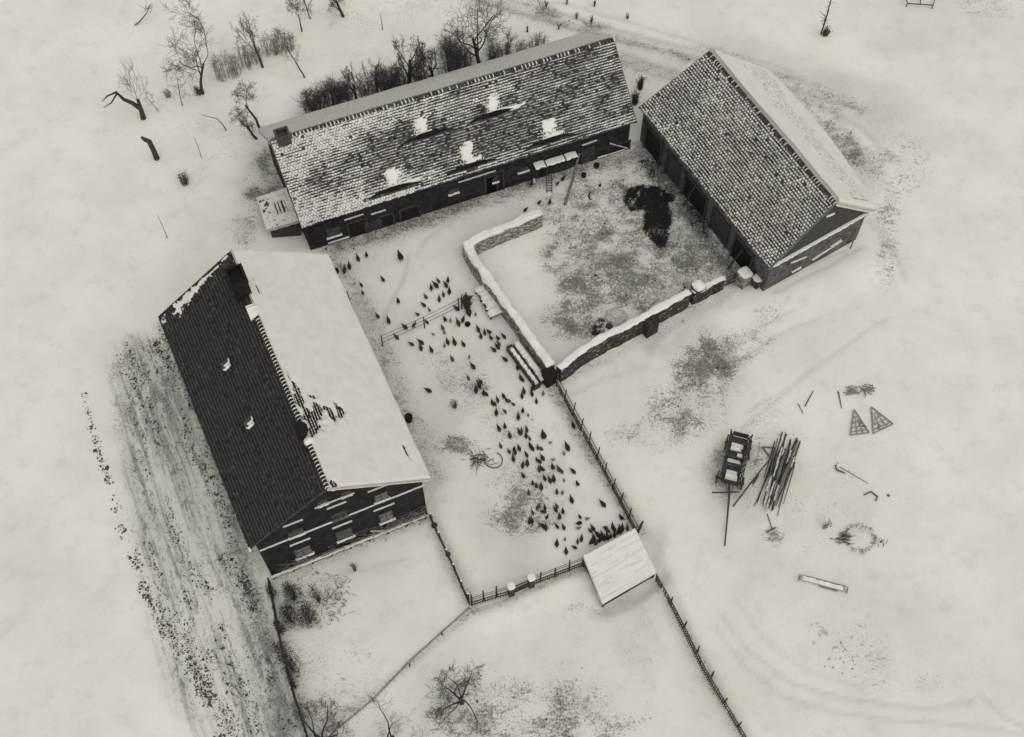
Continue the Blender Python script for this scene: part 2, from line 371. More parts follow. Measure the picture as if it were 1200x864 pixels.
def noise(scale, detail=5, rough=.6, vec=None):
    t = N('ShaderNodeTexNoise', Scale=scale, Detail=detail, Roughness=rough); L(vec or geo.outputs['Position'], t.inputs['Vector']); return t.outputs[0]
def mathn(op, a, b=None, c=None, clamp=False):
    t = N('ShaderNodeMath', operation=op); t.use_clamp = clamp
    for i, v in enumerate((a, b, c)):
        if v is None: continue
        if isinstance(v, (int, float)): t.inputs[i].default_value = v
        else: L(v, t.inputs[i])
    return t.outputs[0]
def sstep(x, lo, hi):
    t = N('ShaderNodeMapRange', interpolation_type='SMOOTHSTEP')
    L(x, t.inputs['Value'])
    for k, v in (('From Min', lo), ('From Max', hi)):
        if isinstance(v, (int, float)): t.inputs[k].default_value = v
        else: L(v, t.inputs[k])
    return t.outputs[0]
def attr(nm): t = N('ShaderNodeAttribute', attribute_name=nm); return t.outputs['Fac']
def mixc(f, a, b):
    t = N('ShaderNodeMix', data_type='RGBA')
    if isinstance(f, (int, float)): t.inputs['Factor'].default_value = f
    else: L(f, t.inputs['Factor'])
    for k, v in (('A', a), ('B', b)):
        if isinstance(v, tuple): t.inputs[k].default_value = (*v, 1)
        else: L(v, t.inputs[k])
    return t.outputs['Result']
def cut(dens, nse, lo, hi, w):       # threshold noise by density
    thr = mathn('MULTIPLY_ADD', dens, -(hi-lo), hi)
    return sstep(nse, mathn('SUBTRACT', thr, w), mathn('ADD', thr, w))
mpd = N('ShaderNodeMapping'); mpd.inputs['Rotation'].default_value = (0, 0, R_(-38)); mpd.inputs['Scale'].default_value = (.35, 1.3, 1); L(geo.outputs['Position'], mpd.inputs[0])
mpf = N('ShaderNodeMapping'); mpf.vector_type = 'POINT'
mpf.inputs['Rotation'].default_value = (0, 0, -FANG); mpf.inputs['Scale'].default_value = (1, 1, 1)
L(geo.outputs['Position'], mpf.inputs[0])
mpg = N('ShaderNodeMapping'); mpg.inputs['Scale'].default_value = (.12, 1, 1); L(mpf.outputs[0], mpg.inputs[0])
mph = N('ShaderNodeMapping'); mph.inputs['Scale'].default_value = (.4, 1, 1); L(mpf.outputs[0], mph.inputs[0])
snowc = mixc(sstep(noise(.25, 6, .6), .3, .7), (.75, .738, .686), (.83, .818, .765))
snowc = mixc(mathn('MULTIPLY', sstep(noise(5, 5, .7), .5, .75), .22), snowc, (.60, .59, .545))
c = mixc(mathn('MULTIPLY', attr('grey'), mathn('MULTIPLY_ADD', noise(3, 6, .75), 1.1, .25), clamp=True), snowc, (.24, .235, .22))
sp_n = mathn('ADD', mathn('MULTIPLY', noise(1.7, 8, .8), .55), mathn('MULTIPLY', noise(6.0, 6, .75), .45)); sp_f = noise(11, 6, .7)
sp_l = noise(2.6, 7, .72, mpd.outputs[0])
dsp = sstep(attr('speck'), .02, .25)
spm = mathn('MULTIPLY', dsp, cut(attr('speck'), sp_n, .40, .63, .022))
spf = mathn('MULTIPLY', dsp, cut(attr('speck'), sp_f, .38, .66, .03))
c = mixc(mathn('MULTIPLY', spm, .66), c, (.10, .096, .09))
c = mixc(mathn('MULTIPLY', spf, .6), c, (.07, .067, .062))
spl = mathn('MULTIPLY', dsp, cut(attr('speck'), sp_l, .40, .68, .02))
c = mixc(mathn('MULTIPLY', spl, .45), c, (.13, .127, .118))
# white snow pads left between the trodden patches
c = mixc(mathn('MULTIPLY', mathn('MULTIPLY', dsp, sstep(noise(3.4, 6, .7), .56, .64)), .6), c, (.66, .65, .61))
# sparse marks over the open snow
c = mixc(mathn('MULTIPLY', sstep(noise(7, 6, .75), .60, .70), mathn('MULTIPLY', sstep(noise(.35, 4, .6), .42, .62), .38)), c, (.30, .295, .275))
c = mixc(mathn('MULTIPLY', sstep(noise(22, 3, .6), .66, .74), .22), c, (.30, .295, .275))
c = mixc(mathn('MULTIPLY', sstep(noise(.8, 7, .72), .50, .66), .20), c, (.46, .45, .42))
c = mixc(mathn('MULTIPLY', sstep(noise(.09, 5, .6), .45, .65), .10), c, (.50, .49, .46))
# field strips: long streaks with broken clods
fu = mathn('MULTIPLY', attr('furrow'), .9, clamp=True)
mpl = N('ShaderNodeMapping'); mpl.inputs['Scale'].default_value = (.05, 1, 1); L(mpf.outputs[0], mpl.inputs[0])
lines = sstep(noise(3.2, 5, .6, mpl.outputs[0]), .50, .57)
gate = sstep(noise(.55, 4, .6, mpg.outputs[0]), .42, .58)
frag = sstep(noise(3.6, 8, .8, mph.outputs[0]), .53, .585)
frag2 = sstep(noise(8, 5, .7), .56, .61)
c = mixc(mathn('MULTIPLY', fu, mathn('MULTIPLY_ADD', gate, .38, .22)), c, (.34, .35, .33))
c = mixc(mathn('MULTIPLY', mathn('MULTIPLY', lines, fu), mathn('MULTIPLY_ADD', gate, .4, .35)), c, (.20, .235, .22))
c = mixc(mathn('MULTIPLY', mathn('MULTIPLY', frag, fu), mathn('MULTIPLY_ADD', gate, .45, .42)), c, (.07, .086, .08))
c = mixc(mathn('MULTIPLY', mathn('MULTIPLY', frag2, fu), mathn('MULTIPLY_ADD', gate, .6, .25)), c, (.10, .096, .09))
wh = mathn('MULTIPLY', sstep(noise(1.3, 7, .7, mph.outputs[0]), .53, .60), fu)
c = mixc(mathn('MULTIPLY', wh, .7), c, (.70, .69, .65))
ru = attr('rut')
c = mixc(mathn('MULTIPLY', ru, mathn('MULTIPLY_ADD', noise(4, 6, .75), 1.3, -.05), clamp=True), c, (.30, .295, .275))
c = mixc(sstep(attr('wet'), mathn('MULTIPLY_ADD', noise(5, 8, .85), 2.4, -.85), mathn('MULTIPLY_ADD', noise(5, 8, .85), 2.4, -.6)), c, (.012, .012, .011))
L(c, B.inputs['Base Color'])
bh = mathn('ADD', mathn('MULTIPLY', noise(2.2, 6, .6), .6), mathn('MULTIPLY', spm, -.25))
bp = N('ShaderNodeBump', Strength=.5, Distance=.10); L(bh, bp.inputs['Height']); L(bp.outputs[0], B.inputs['Normal'])
me.materials.append(gm)
ground = bpy.data.objects.new('ground', me); col.objects.link(ground); tag(ground, kind='structure')

# stubble and clods poking through the snow: nobody could count them
rng = np.random.default_rng(5)
def samp(arr, p): # nearest grid value
    return arr[np.clip(np.searchsorted(gy, p[1])-1, 0, ny-1), np.clip(np.searchsorted(gx, p[0])-1, 0, nx-1)]
def scatter(name, label, cat, n_try, dens, size, lean, mt, seed, region=(-36, 36, 10, 68)):
    r = np.random.default_rng(seed); V = []; Fc = []
    xs = r.uniform(region[0], region[1], n_try); ys = r.uniform(region[2], region[3], n_try); k = 0
    ii = np.clip(np.searchsorted(gy, ys)-1, 0, ny-1); jj = np.clip(np.searchsorted(gx, xs)-1, 0, nx-1)
    keep = r.random(n_try) < dens[ii, jj]
    for x, y, z in zip(xs[keep], ys[keep], GZ[ii, jj][keep]):
        s = size*r.lognormal(0, .45); a = r.uniform(0, 6.28); h = s*lean*r.uniform(.5, 1.3)
        ca, sa = math.cos(a)*s, math.sin(a)*s; e = r.uniform(.35, .9)
        V += [(x+ca, y+sa, z-.02), (x-sa*e, y+ca*e, z-.02), (x-ca, y-sa, z-.02), (x+sa*e, y-ca*e, z-.02), (x+r.normal()*s*.35, y+r.normal()*s*.35, z+h)]
        Fc += [(k, k+1, k+4), (k+1, k+2, k+4), (k+2, k+3, k+4), (k+3, k, k+4)]; k += 5
    mm = bpy.data.meshes.new(name); mm.from_pydata(V, [], Fc); mm.materials.append(mt)
    o = bpy.data.objects.new(name, mm); col.objects.link(o); tag(o, label, cat, kind='stuff')
clod = mat('soil clods', .03, .12, 12, .35, .65, .95)
scatter('soil_clods', 'small dark clods and straw bits poking through the snow', 'clods', 700000, np.clip(np.clip(speck-.30, 0, 1)**1.3*1.1*np.clip((fbm(GX*1.8, GY*1.8, 97, 3)-.36)*5, 0, 1), 0, 1), .036, .7, clod, 1)
scatter('snow_clods', 'small lumps of trodden snow lying over the dirty ground of the pen', 'snow lumps', 300000, np.clip(speck-.45, 0, 1)*.6*(wet < .3), .038, .6, M['snow_grey'], 31)
bandd = np.zeros_like(GX)
fragd = np.zeros_like(GX)
for path, w, s in [([(150, 415), (165, 500), (185, 590)], 1.0, .5), ([(180, 405), (205, 480), (240, 560), (262, 640)], .9, .45), ([(190, 385), (205, 430), (222, 480)], .45, .9), ([(168, 520), (200, 620), (240, 700)], .7, .3),
                   ([(262, 640), (300, 740), (330, 840)], .9, .35), ([(205, 700), (250, 800), (285, 870)], 1.0, .5), ([(180, 400), (192, 440)], .3, .9)]:
    fragd = np.maximum(fragd, band(GX+warp*.4, GY+warp2*.4, path, w, s)*np.clip((fbm(FX*.7, FY*2.2, 95, 4)-.42)*7, 0, 1))
scatter('field_clods', 'dark broken clods and stubble across the ploughed strip beside the farmhouse', 'clods', 700000, fragd, .035, .8, clod, 21, (-36, -8, 10, 50))
for path, w, s in [([(95, 462), (104, 500), (122, 560), (133, 600)], .28, .5), ([(143, 620), (165, 690), (190, 735), (222, 790), (250, 840), (262, 880)], .5, .55), ([(168, 640), (200, 720), (235, 790)], .35, .2), ([(240, 690), (262, 760), (300, 850)], .5, .2),
                   ([(183, 402), (196, 440), (206, 470)], .35, .6), ([(262, 655), (288, 690), (298, 725)], .45, .5)]:
    bandd = np.maximum(bandd, band(GX+warp*.2, GY+warp2*.2, path, w, s)*np.clip((fbm(GX*1.3, GY*1.3, 91, 3)-.38)*5, 0, 1))
scatter('earth_clods', 'dark earth lumps lined up along the edges of the ploughed strip', 'clods', 420000, np.clip(bandd*1.5, 0, 1), .045, .8, clod, 2, (-36, -8, 10, 50))
scatter('dry_grass', 'tufts of dry grass standing out of the snow', 'grass', 60000, np.clip(field(GX, GY, [(600, 830, 120, 45, 5, .5), (370, 790, 70, 60, 0, .15), (310, 210, 25, 55, -20, .4), (700, 720, 18, 8, 0, .4), (970, 150, 50, 25, -40, .2)])*(nz*1.6-.5), 0, 1), .022, 6, clod, 3)

# ------------------------------------------------------------------ roofs
def norm3(a, b, c_): return (b-a).cross(c_-a).normalized()
class Slope:
    """R0,R1 ridge ends, E0,E1 eave ends; s runs along the ridge, w down the slope, both in metres"""
    def __init__(s, R0, R1, E0, E1):
        s.c = [Vector(p) for p in (R0, R1, E0, E1)]
        s.L = ((R1-R0).length+(E1-E0).length)/2; s.D = ((E0-R0).length+(E1-R1).length)/2
        nn = norm3(R0, R1, E0); s.n = nn if nn.z > 0 else -nn
    def P(s, a, w, h=0):
        u = a/s.L; v = w/s.D; R0, R1, E0, E1 = s.c
        return (R0*(1-u)+R1*u)*(1-v)+(E0*(1-u)+E1*u)*v+s.n*h
    def inv(s, x, y):
        p = onplane(x, y, s.c[0], s.n)
        a, w = s.L/2, s.D/2
        for _ in range(12):
            q = s.P(a, w); da = (s.P(a+.01, w)-q)/.01; dw = (s.P(a, w+.01)-q)/.01; e = p-q
            m11, m12, m22 = da.dot(da), da.dot(dw), dw.dot(dw); b1, b2 = e.dot(da), e.dot(dw); det = m11*m22-m12*m12
            a += (b1*m22-b2*m12)/det; w += (m11*b2-m12*b1)/det
        return a, w
def tiles(sl, gauge, width, cover, bump=lambda a, w: 0, seed=0, lift=.028, cap=.9, slen=.8, jit=.006, ins=(.02, .16), line=0):
    """dark tiles (material 0) with wisps of snow lying on them (material 1)"""
    rd = random.Random(seed); mb = MB(); rows = int(sl.D/gauge); cols = int(sl.L/width)
    gg = sl.D/rows; ww = sl.L/cols
    for i in range(rows):
        w0 = i*gg; w1 = w0+gg*1.12
        for j in range(-1, cols+1):
            a0 = j*ww+(ww/2 if i % 2 else 0); a1 = a0+ww*.965
            a0 = max(a0, 0); a1 = min(a1, sl.L)
            if a1-a0 < .03: continue
            jj = rd.uniform(-jit, jit); am = (a0+a1)/2
            b0, b1 = bump(am, w0), bump(am, w0+gg*.9)
            ww1 = min(w1, sl.D+.04)+rd.uniform(-.008, .008); t0 = .004+b0; t1 = lift+jj+b1
            p = [sl.P(a0, w0, t0), sl.P(a1, w0, t0), sl.P(a1, ww1, t1), sl.P(a0, ww1, t1)]
            q = [sl.P(a1, ww1, t1-.03), sl.P(a0, ww1, t1-.03)]
            if line and rd.random() < .88:
                tt_ = 1-line/1.12; p4, p5 = p[0].lerp(p[3], tt_), p[1].lerp(p[2], tt_)
                mb.add([p[0], p[1], p5, p4], [(0, 1, 2, 3)], 0); mb.add([p4, p5, p[2], p[3]], [(0, 1, 2, 3)], 3)
            else: mb.add(p+q, [(0, 1, 2, 3)], 3 if rd.random() < .3 else 0)
            mb.add([p[3], p[2], q[0], q[1]], [(0, 1, 2, 3)], 2)
            cv = cover(am, w0+gg/2)
            if cv > .02 and rd.random() < cap*min(1, cv*4.5):
                x0 = a0+ww*rd.uniform(*ins); x1 = a1-ww*rd.uniform(*ins)
                if x1 <= x0: continue
                ln = gg*min(1.0, slen*cv*rd.uniform(.75, 1.35)+.05)
                s0, s1 = w0+gg*.10, w0+gg*.10+ln
                k0 = t0+(t1-t0)*.1+.010; k1 = t0+(t1-t0)*(s1-w0)/gg/1.12+.012
                r_ = [sl.P(x0, s0, k0+.012), sl.P(x1, s0, k0+.012), sl.P(x1, s1, k1), sl.P(x0, s1, k1)]
                mb.add(r_, [(0, 1, 2, 3)], 1)
    return mb
def blanket(sl, tf, nu=90, nv=45, ea=(.06, .06), ew=(0, .08), bulge=lambda u: 0, seed=0):
    mb = MB(); mb.smooth = True
    idn = {}
    for i in range(nu+1):
        for j in range(nv+1):
            u, v = i/nu, j/nv
            a = -ea[0]+(sl.L+sum(ea))*u; w = -ew[0]+(sl.D+sum(ew)+bulge(u))*v
            t = tf(a, w)
            edge = min(1, min(i, nu-i, j if ew[0] == 0 else j, nv-j)/1.6) if True else 1
            ee = min(1, min(i, nu-i, nv-j)/1.5+.0)
            if ee < 1 and t > 0: t = t*(.35+.65*ee)
            if j == nv: w += .05*(float(vnoise(a*1.7, 3.1, 8))-.5)
            mb.v.append(tuple(sl.P(a, w, t)))
    for i in range(nu):
        for j in range(nv):
            k = i*(nv+1)+j; mb.f.append((k, k+1, k+nv+2, k+nv+1)); mb.m.append(0)
    # skirt
    def sk(ids):
        k = len(mb.v)
        for q in ids: mb.v.append(tuple(Vector(mb.v[q])-sl.n*.22))
        for q in range(len(ids)-1): mb.f.append((ids[q], ids[q+1], k+q+1, k+q)); mb.m.append(0)
    n1 = nv+1
    sk([j for j in range(n1)]); sk([nu*n1+j for j in range(n1)][::-1]); sk([i*n1+nv for i in range(nu+1)]); sk([i*n1 for i in range(nu+1)][::-1])
    return mb
def deck(sl, th=.10, drop=.012):
    mb = MB(); P = sl.P
    mb.hexa([P(0, 0, -th), P(sl.L, 0, -th), P(sl.L, sl.D, -th), P(0, sl.D, -th), P(0, 0, -drop), P(sl.L, 0, -drop), P(sl.L, sl.D, -drop), P(0, sl.D, -drop)])
    return mb
def ridge_caps(R0, R1, r=.13, ln=.33, snow=.5, seed=0, gap=.05):
    rd = random.Random(seed); mb = MB(); d = (R1-R0); Ltot = d.length; d.normalize(); k = int(Ltot/ln)
    sd = Vector((-d.y, d.x, 0)).normalized(); up = Vector((0, 0, 1))
    for i in range(k):
        a = R0+d*(i*Ltot/k+gap*.5); b = R0+d*((i+1)*Ltot/k-gap*.5)
        rr = r*rd.uniform(.93, 1.07)
        for m, (p, q, r1) in enumerate([(a, b, rr)]):
            vs = []; nn = 7
            for e, rad in ((p, r1*1.05), (q, r1*.95)):
                for j in range(nn):
                    t = math.pi*(j/(nn-1)*1.2-.1); vs.append(e+sd*math.cos(t)*rad*1.1+up*(math.sin(t)*rad-.03))
            mb.add(vs, [(j, j+1, nn+j+1, nn+j) for j in range(nn-1)]+[tuple(range(nn))[::-1], tuple(range(nn, 2*nn))], 0)
        if rd.random() < snow:
            p, q = b-d*.005, b+d*(gap+.02)
            vs = []; nn = 7
            for e in (p, q):
                for j in range(nn):
                    t = math.pi*(j/(nn-1)*1.1-.05); vs.append(e+sd*math.cos(t)*rr*1.25+up*(math.sin(t)*rr*1.06-.035))
            mb.add(vs, [(j, j+1, nn+j+1, nn+j) for j in range(nn-1)], 1)
    return mb
def prism_walls(R0, R1, E0, E1, F0, F1, inset_end, inset_eave, ztop_drop=.14):
    """gabled wall body under a roof; E side and F side eaves"""
    d = (R1-R0); d.z = 0; d.normalize()
    def mid(a, b, t): return a*(1-t)+b*t
    out = []
    for R, E, F, sgn in ((R0, E0, F0, 1), (R1, E1, F1, -1)):
        ac = (F-E); w = ac.length; t = inset_eave/w
        e = mid(E, F, t)+d*inset_end*sgn; f = mid(F, E, t)+d*inset_end*sgn; r = R+d*inset_end*sgn
        slope_rise = (R.z-E.z)/(w/2)*inset_eave
        e.z = E.z+slope_rise-ztop_drop; f.z = F.z+slope_rise-ztop_drop; r.z = R.z-ztop_drop
        out.append((e, r, f))
    (e0, r0, f0), (e1, r1, f1) = out
    mb = MB(); dn = lambda p: Vector((p.x, p.y, -.4))
    mb.add([dn(e0), e0, r0, f0, dn(f0), dn(e1), e1, r1, f1, dn(f1)],
           [(0, 1, 2, 3, 4), (9, 8, 7, 6, 5), (0, 5, 6, 1), (3, 8, 9, 4)], 0)
    return mb, e0, r0, f0, e1, r1, f1
def wall_frame(p0, p1, outward_hint):
    ex = (p1-p0); ex.z = 0; L_ = ex.length; ex.normalize(); nrm = Vector((ex.y, -ex.x, 0))
    if nrm.dot(outward_hint) < 0: nrm = -nrm
    fr = Frame((p0.x, p0.y, 0), ex, nrm, (0, 0, 1)); fr.len = L_
    return fr
def on_wall(fr, x, y, off=0):
    p = onplane(x, y, fr.o+fr.ey*off, fr.ey); a, b, c_ = fr.inv(p); return a, c_
def lump(mb, fr, a0, a1, b0, b1, c0, c1, m=0, seed=0):
    """ragged strip of snow lying on a ledge"""
    rd = random.Random(seed+int(a0*100)); k = max(2, int((a1-a0)/.12)); pr = None
    for i in range(k+1):
        a = a0+(a1-a0)*i/k; h = c0+(c1-c0)*(.55+.6*rd.random()); w = b0+(b1-b0)*(.8+.25*rd.random())
        if i in (0, k): h = c0+(h-c0)*.5
        cur = [fr.pt(a, b0, c0), fr.pt(a, w, c0), fr.pt(a, w*.85+b0*.15, h), fr.pt(a, b0, h)]
        if pr: mb.add(pr+cur, [(0, 1, 5, 4), (1, 2, 6, 5), (2, 3, 7, 6)], m)
        pr = cur
def window(parent, fr, a0, a1, z0, z1, sill_snow=True, hood=None, pane='glass', muntin=True, seed=0, label=None, deep=.0):
    fm = MB(); t = .05
    fm.box(fr, a0, a1, .004, .05, z0, z0+t); fm.box(fr, a0, a1, .004, .05, z1-t, z1)
    fm.box(fr, a0, a0+t, .006, .048, z0+t, z1-t); fm.box(fr, a1-t, a1, .006, .048, z0+t, z1-t)
    if muntin:
        fm.box(fr, (a0+a1)/2-.02, (a0+a1)/2+.02, .006, .046, z0+t, z1-t)
        fm.box(fr, a0+t, a1-t, .008, .043, z0+(z1-z0)*.6, z0+(z1-z0)*.6+.03)
    w = fm.build('window', M['frame'], parent)
    if label: w['label'] = label
    pn = MB(); pn.box(fr, a0+t*.5, a1-t*.5, .002, .02, z0+t*.5, z1-t*.5); pn.build('pane', M[pane], w)
    s = MB(); s.box(fr, a0-.07, a1+.07, .003, .14, z0-.07, z0-.005, 0)
    if sill_snow: lump(s, fr, a0-.07, a1+.07, .006, .15, z0-.004, z0+.05, 1, seed)
    s.build('sill', [M['wood_mid'], M['snow']], w)
    return w
def ledge(parent, fr, a0, z0, a1, z1, depth=.1, thick=.06, snow=.05, name='ledge', seed=0):
    """snowed ledge from (a0,z0) to (a1,z1)"""
    ex = (fr.ex*(a1-a0)+fr.ez*(z1-z0)); L_ = ex.length; ex.normalize(); ez = ex.cross(-fr.ey) if ex.cross(-fr.ey).z > 0 else ex.cross(fr.ey)
    f2 = Frame(fr.pt(a0, 0, z0), ex, fr.ey, ez)
    mb = MB(); mb.box(f2, 0, L_, .003, depth, -thick, -.001, 0); lump(mb, f2, 0, L_, .005, depth*1.05, 0, snow, 1, seed)
    return mb.build(name, [M['wood_mid'], M['snow']], parent)

def chimney(parent, base, yaw, w, d, h, mt, seed=0, snow_base=True):
    fr = gframe(base, yaw, base.z)
    mb = MB(); t = .09
    mb.box(fr, -w/2, w/2, -d/2, -d/2+t, 0, h); mb.box(fr, -w/2, w/2, d/2-t, d/2, 0, h)
    mb.box(fr, -w/2, -w/2+t, -d/2+t, d/2-t, 0, h-.003); mb.box(fr, w/2-t, w/2, -d/2+t, d/2-t, 0, h-.003)
    mb.box(fr, -w/2+t, w/2-t, -d/2+t, d/2-t, 0, h-.35)
    mb.box(fr, -w/2-.04, w/2+.04, -d/2-.04, -d/2-.001, h-.18, h-.04); mb.box(fr, -w/2-.04, w/2+.04, d/2+.001, d/2+.04, h-.18, h-.04)
    mb.box(fr, -w/2-.04, -w/2-.001, -d/2, d/2, h-.18, h-.04); mb.box(fr, w/2+.001, w/2+.04, -d/2, d/2, h-.18, h-.04)
    return mb.build('chimney', mt, parent)

# ================================================================== buildings
# ---- farmhouse
def corners(r0, r1, e0, e1, f0, f1, he, hr):
    R0, R1 = g(*r0, hr), g(*r1, hr); E0, E1 = g(*e0, he), g(*e1, he)
    F0 = g(*f0, he) if f0 else Vector((2*R0.x-E0.x, 2*R0.y-E0.y, he)); F1 = g(*f1, he) if f1 else Vector((2*R1.x-E1.x, 2*R1.y-E1.y, he))
    return R0, R1, E0, E1, F0, F1
R0, R1, E0, E1, F0, F1 = corners((270, 294.5), (384, 571), (186, 371), (292, 642), (383, 300), (502, 560), 4.88, 8.12)
yawA = math.atan2((R1-R0).y, (R1-R0).x)
house = thing('farmhouse', Vector(((E0.x+F1.x)/2, (E0.y+F1.y)/2, 0)), 'large two storey brick farmhouse, one roof side dark tiles and the other under smooth snow', 'farmhouse')
brA = brick_mat('sooty house brick', yawA, .018, .032, .024)
wmb, e0, r0, f0, e1, r1, f1 = prism_walls(R0, R1, E0, E1, F0, F1, .22, .3)
wmb.build('wall', brA, house)
sA, sA2 = Slope(R0, R1, E0, E1), Slope(R0, R1, F0, F1)
roof = deck(sA).build('roof', M['tileA'], house); roof['label'] = 'dark bare tiled roof side'
def covA(a, w): return .07 if vnoise(a*.9, w*.9, 4)+.35*vnoise(a*5, w*6, 9) > .72 else .01
tb = tiles(sA, .19, .19, covA, seed=1, line=.36, cap=1.0, jit=.010, lift=.055); tb.build('roof_tile', [M['tileA'], M['snow_grey'], M['black'], M['tileA_light']], roof)
roof2 = deck(sA2).build('roof', M['tileA'], house); roof2['label'] = 'snow covered roof side'
tiles(sA2, .155, .17, lambda a, w: .25, seed=2).build('roof_tile', [M['tileA'], M['snow_tile'], M['black'], M['tileA_light']], roof2)
holes = [(sA2.inv(x, y), ra, rw) for x, y, ra, rw in ((362, 487, .55, .45), (352, 470, .7, .25), (372, 482, .7, .28), (388, 486, .45, .2), (398, 484, .5, .22), (367, 502, .45, .45), (381, 479, .2, .2), (476, 531, .5, .08), (390, 568, .25, .2), (346, 455, .5, .12), (338, 442, .3, .06), (302, 340, .3, .06), (296, 328, .2, .05))]
def tA2(a, w):
    t = .13+.05*(fbm(a*.5, w*.5, 8, 3)-.5)*2
    k = 1.0
    for (ha, hw), ra, rw in holes:
        d = math.hypot((a-ha)/ra, (w-hw)/rw)+.9*(fbm(a*4, w*4, 12, 3)-.5)*2
        k = min(k, (d-.9)/.25)
    return max(-.03, t*min(1, k)) if k < 1 else t
blanket(sA2, tA2, 220, 90, (.12, .1), (-.02, .12)).build('roof_snow', M['snow_roof'], roof2)
pA = [(sA.inv(x, y), ra, rw) for x, y, ra, rw in ((209, 360, .35, .28), (216, 353, .5, .22), (224, 344, .5, .16), (236, 332, .5, .1), (250, 318, .45, .06), (190, 377, .2, .16), (264, 303, .25, .05))]
def tA1(a, w):
    k = -1
    for (ha, hw), ra, rw in pA:
        k = max(k, 1-math.hypot((a-ha)/rw/1.6, (w-hw)/ra/1.6)+.9*(float(fbm(a*5, w*5, 19, 3))-.5)*2)
    return max(-.03, min(.07, k*.15))
def tA1s(a, w):
    # thin line of snow left along the back verge
    return max(tA1(a, w), -.03)
mbs = MB(); sub = Slope(sA.P(0, 0), sA.P(2.2, 0), sA.P(0, sA.D), sA.P(2.2, sA.D))
blanket(sub, lambda a, w: tA1s(a, w), 44, 110, (0, 0), (0, 0)).build('roof_snow', M['snow_roof'], roof)
ridge_caps(R0+(R1-R0)*.27, R1, .11, .2, 1.0, 3, .035).build('ridge_tiles', [M['tileA'], M['snow']], house)
vb = MB()
for a, b in ((R0, E0), (R1, E1), (R0, F0), (R1, F1)):
    vb = MB(); vb.bar(a-Vector((0, 0, .1)), b-Vector((0, 0, .1)), .05, .16)
    vb.build('verge_board', M['wood'], house)
# snow crust left on the eave edge of the bare side
ev = MB(); fe = Frame(E0, (E1-E0).normalized(), Vector((0, 0, 1)).cross((E1-E0).normalized())*-1, (0, 0, 1))
rdm = random.Random(9)
a = 1.5
while a < (E1-E0).length-.3:
    ln = rdm.uniform(.15, .9)
    lump(ev, fe, a, a+ln, -.03, .06, -.03, .03, 0, int(a*10)); a += ln+rdm.uniform(.1, .9)
tag(ev.build('eave_snow', M['snow'], house), kind='stuff')
# chimneys
p = R0+(R1-R0)*.165; p = p+(E0-R0)*.05
c1 = chimney(house, Vector((p.x, p.y, p.z-.35)), yawA, 1.1, .85, 1.75, M['black']); c1['label'] = 'broad soot black chimney near the back gable'
p2 = sA.P(*sA.inv(296, 358)); mb = MB(); fr = gframe(p2, yawA, p2.z)
lump(mb, fr, -.05, .75, -.35, .25, -.1, .22, 0, 3); mb.smooth = True
mb.build('chimney_snow', M['snow'], house)
p = R0+(R1-R0)*.79; p = p+(E0-R0)*.03
mb = MB(); bz = p.z-.3
mb.tube([(p.x, p.y, bz), (p.x, p.y, bz+.75)], [.26, .24], 12); mb.tube([(p.x, p.y, bz+.75), (p.x, p.y, bz+.82), (p.x, p.y, bz+1.08), (p.x, p.y, bz+1.12)], [.26, .34, .34, .27], 14)
c2 = mb.build('chimney', M['black'], house); c2['label'] = 'round black chimney pot on the ridge'
q = R0+(R1-R0)*.822
mb = MB(); mb.smooth = True
mb.tube([q+Vector((0, 0, -.1)), q+Vector((0, 0, .05)), q+Vector((0, 0, .16)), q+Vector((0, 0, .2))], [.24, .23, .16, .04], 14)
mb.build('ridge_snow', M['snow'], house)
for (x, y) in ((265, 428), (292, 496)):
    a, w = sA.inv(x, y); hb = MB()
    fr = Frame(sA.P(a, w), (sA.P(a+1, w)-sA.P(a, w)).normalized(), (sA.P(a, w+1)-sA.P(a, w)).normalized(), sA.n)
    hb.box(fr, -.22, .22, -.28, .25, .01, .10); h = hb.build('roof_hatch', M['glass'], house)
    sb_ = MB(); sb_.smooth = True
    lump(sb_, fr, .0, .26, -.3, .12, .09, .17, 0, 2); sb_.tube([fr.pt(-.2, -.3, .09), fr.pt(.0, -.33, .12), fr.pt(.22, -.2, .12), fr.pt(.25, .1, .11), fr.pt(.12, .24, .08)], [.03, .06, .08, .07, .03], 7)
    sb_.build('hatch_snow', M['snow'], h)
# front gable
gf = wall_frame(e1, f1, R1-R0)
zg = lambda x, y: (250+x/4.28, 530+y/4.28)
def gl(x0, y0, x1, y1, nm, dp=.085):
    A_, B_ = on_wall(gf, *zg(x0, y0), dp), on_wall(gf, *zg(x1, y1), dp)
    zz = (A_[1]+B_[1])/2
    return ledge(house, gf, A_[0], A_[1]*.5+zz*.5, B_[0], B_[1]*.5+zz*.5, dp, .035, .02, nm, int(x0))
gl(235, 503, 1060, 165, 'string_course')
for q in ((350, 380, 450, 342), (570, 290, 668, 252), (776, 205, 883, 163), (385, 475, 488, 435), (597, 388, 697, 348), (805, 300, 910, 260), (510, 287, 708, 207)):
    gl(*q, 'window_hood')
def gw(xa, ya, xb, yb, snowy=True, wpad=0, lab=None, pane='glass'):   # window from lower-left to upper-right corners as seen
    A_, B_ = on_wall(gf, *zg(xa, ya)), on_wall(gf, *zg(xb, yb))
    return window(house, gf, min(A_[0], B_[0]), max(A_[0], B_[0]), min(A_[1], B_[1]), max(A_[1], B_[1]), snowy, pane=pane, seed=int(xa), label=lab)
M['pane_grey'] = mat('curtained pane', .10, .22, 5, .35, .65, .4)
gw(527, 268, 565, 232); gw(645, 222, 683, 188)
gw(382, 428, 446, 378); gw(600, 340, 662, 290, False); gw(812, 252, 872, 193, True, pane='pane_grey')
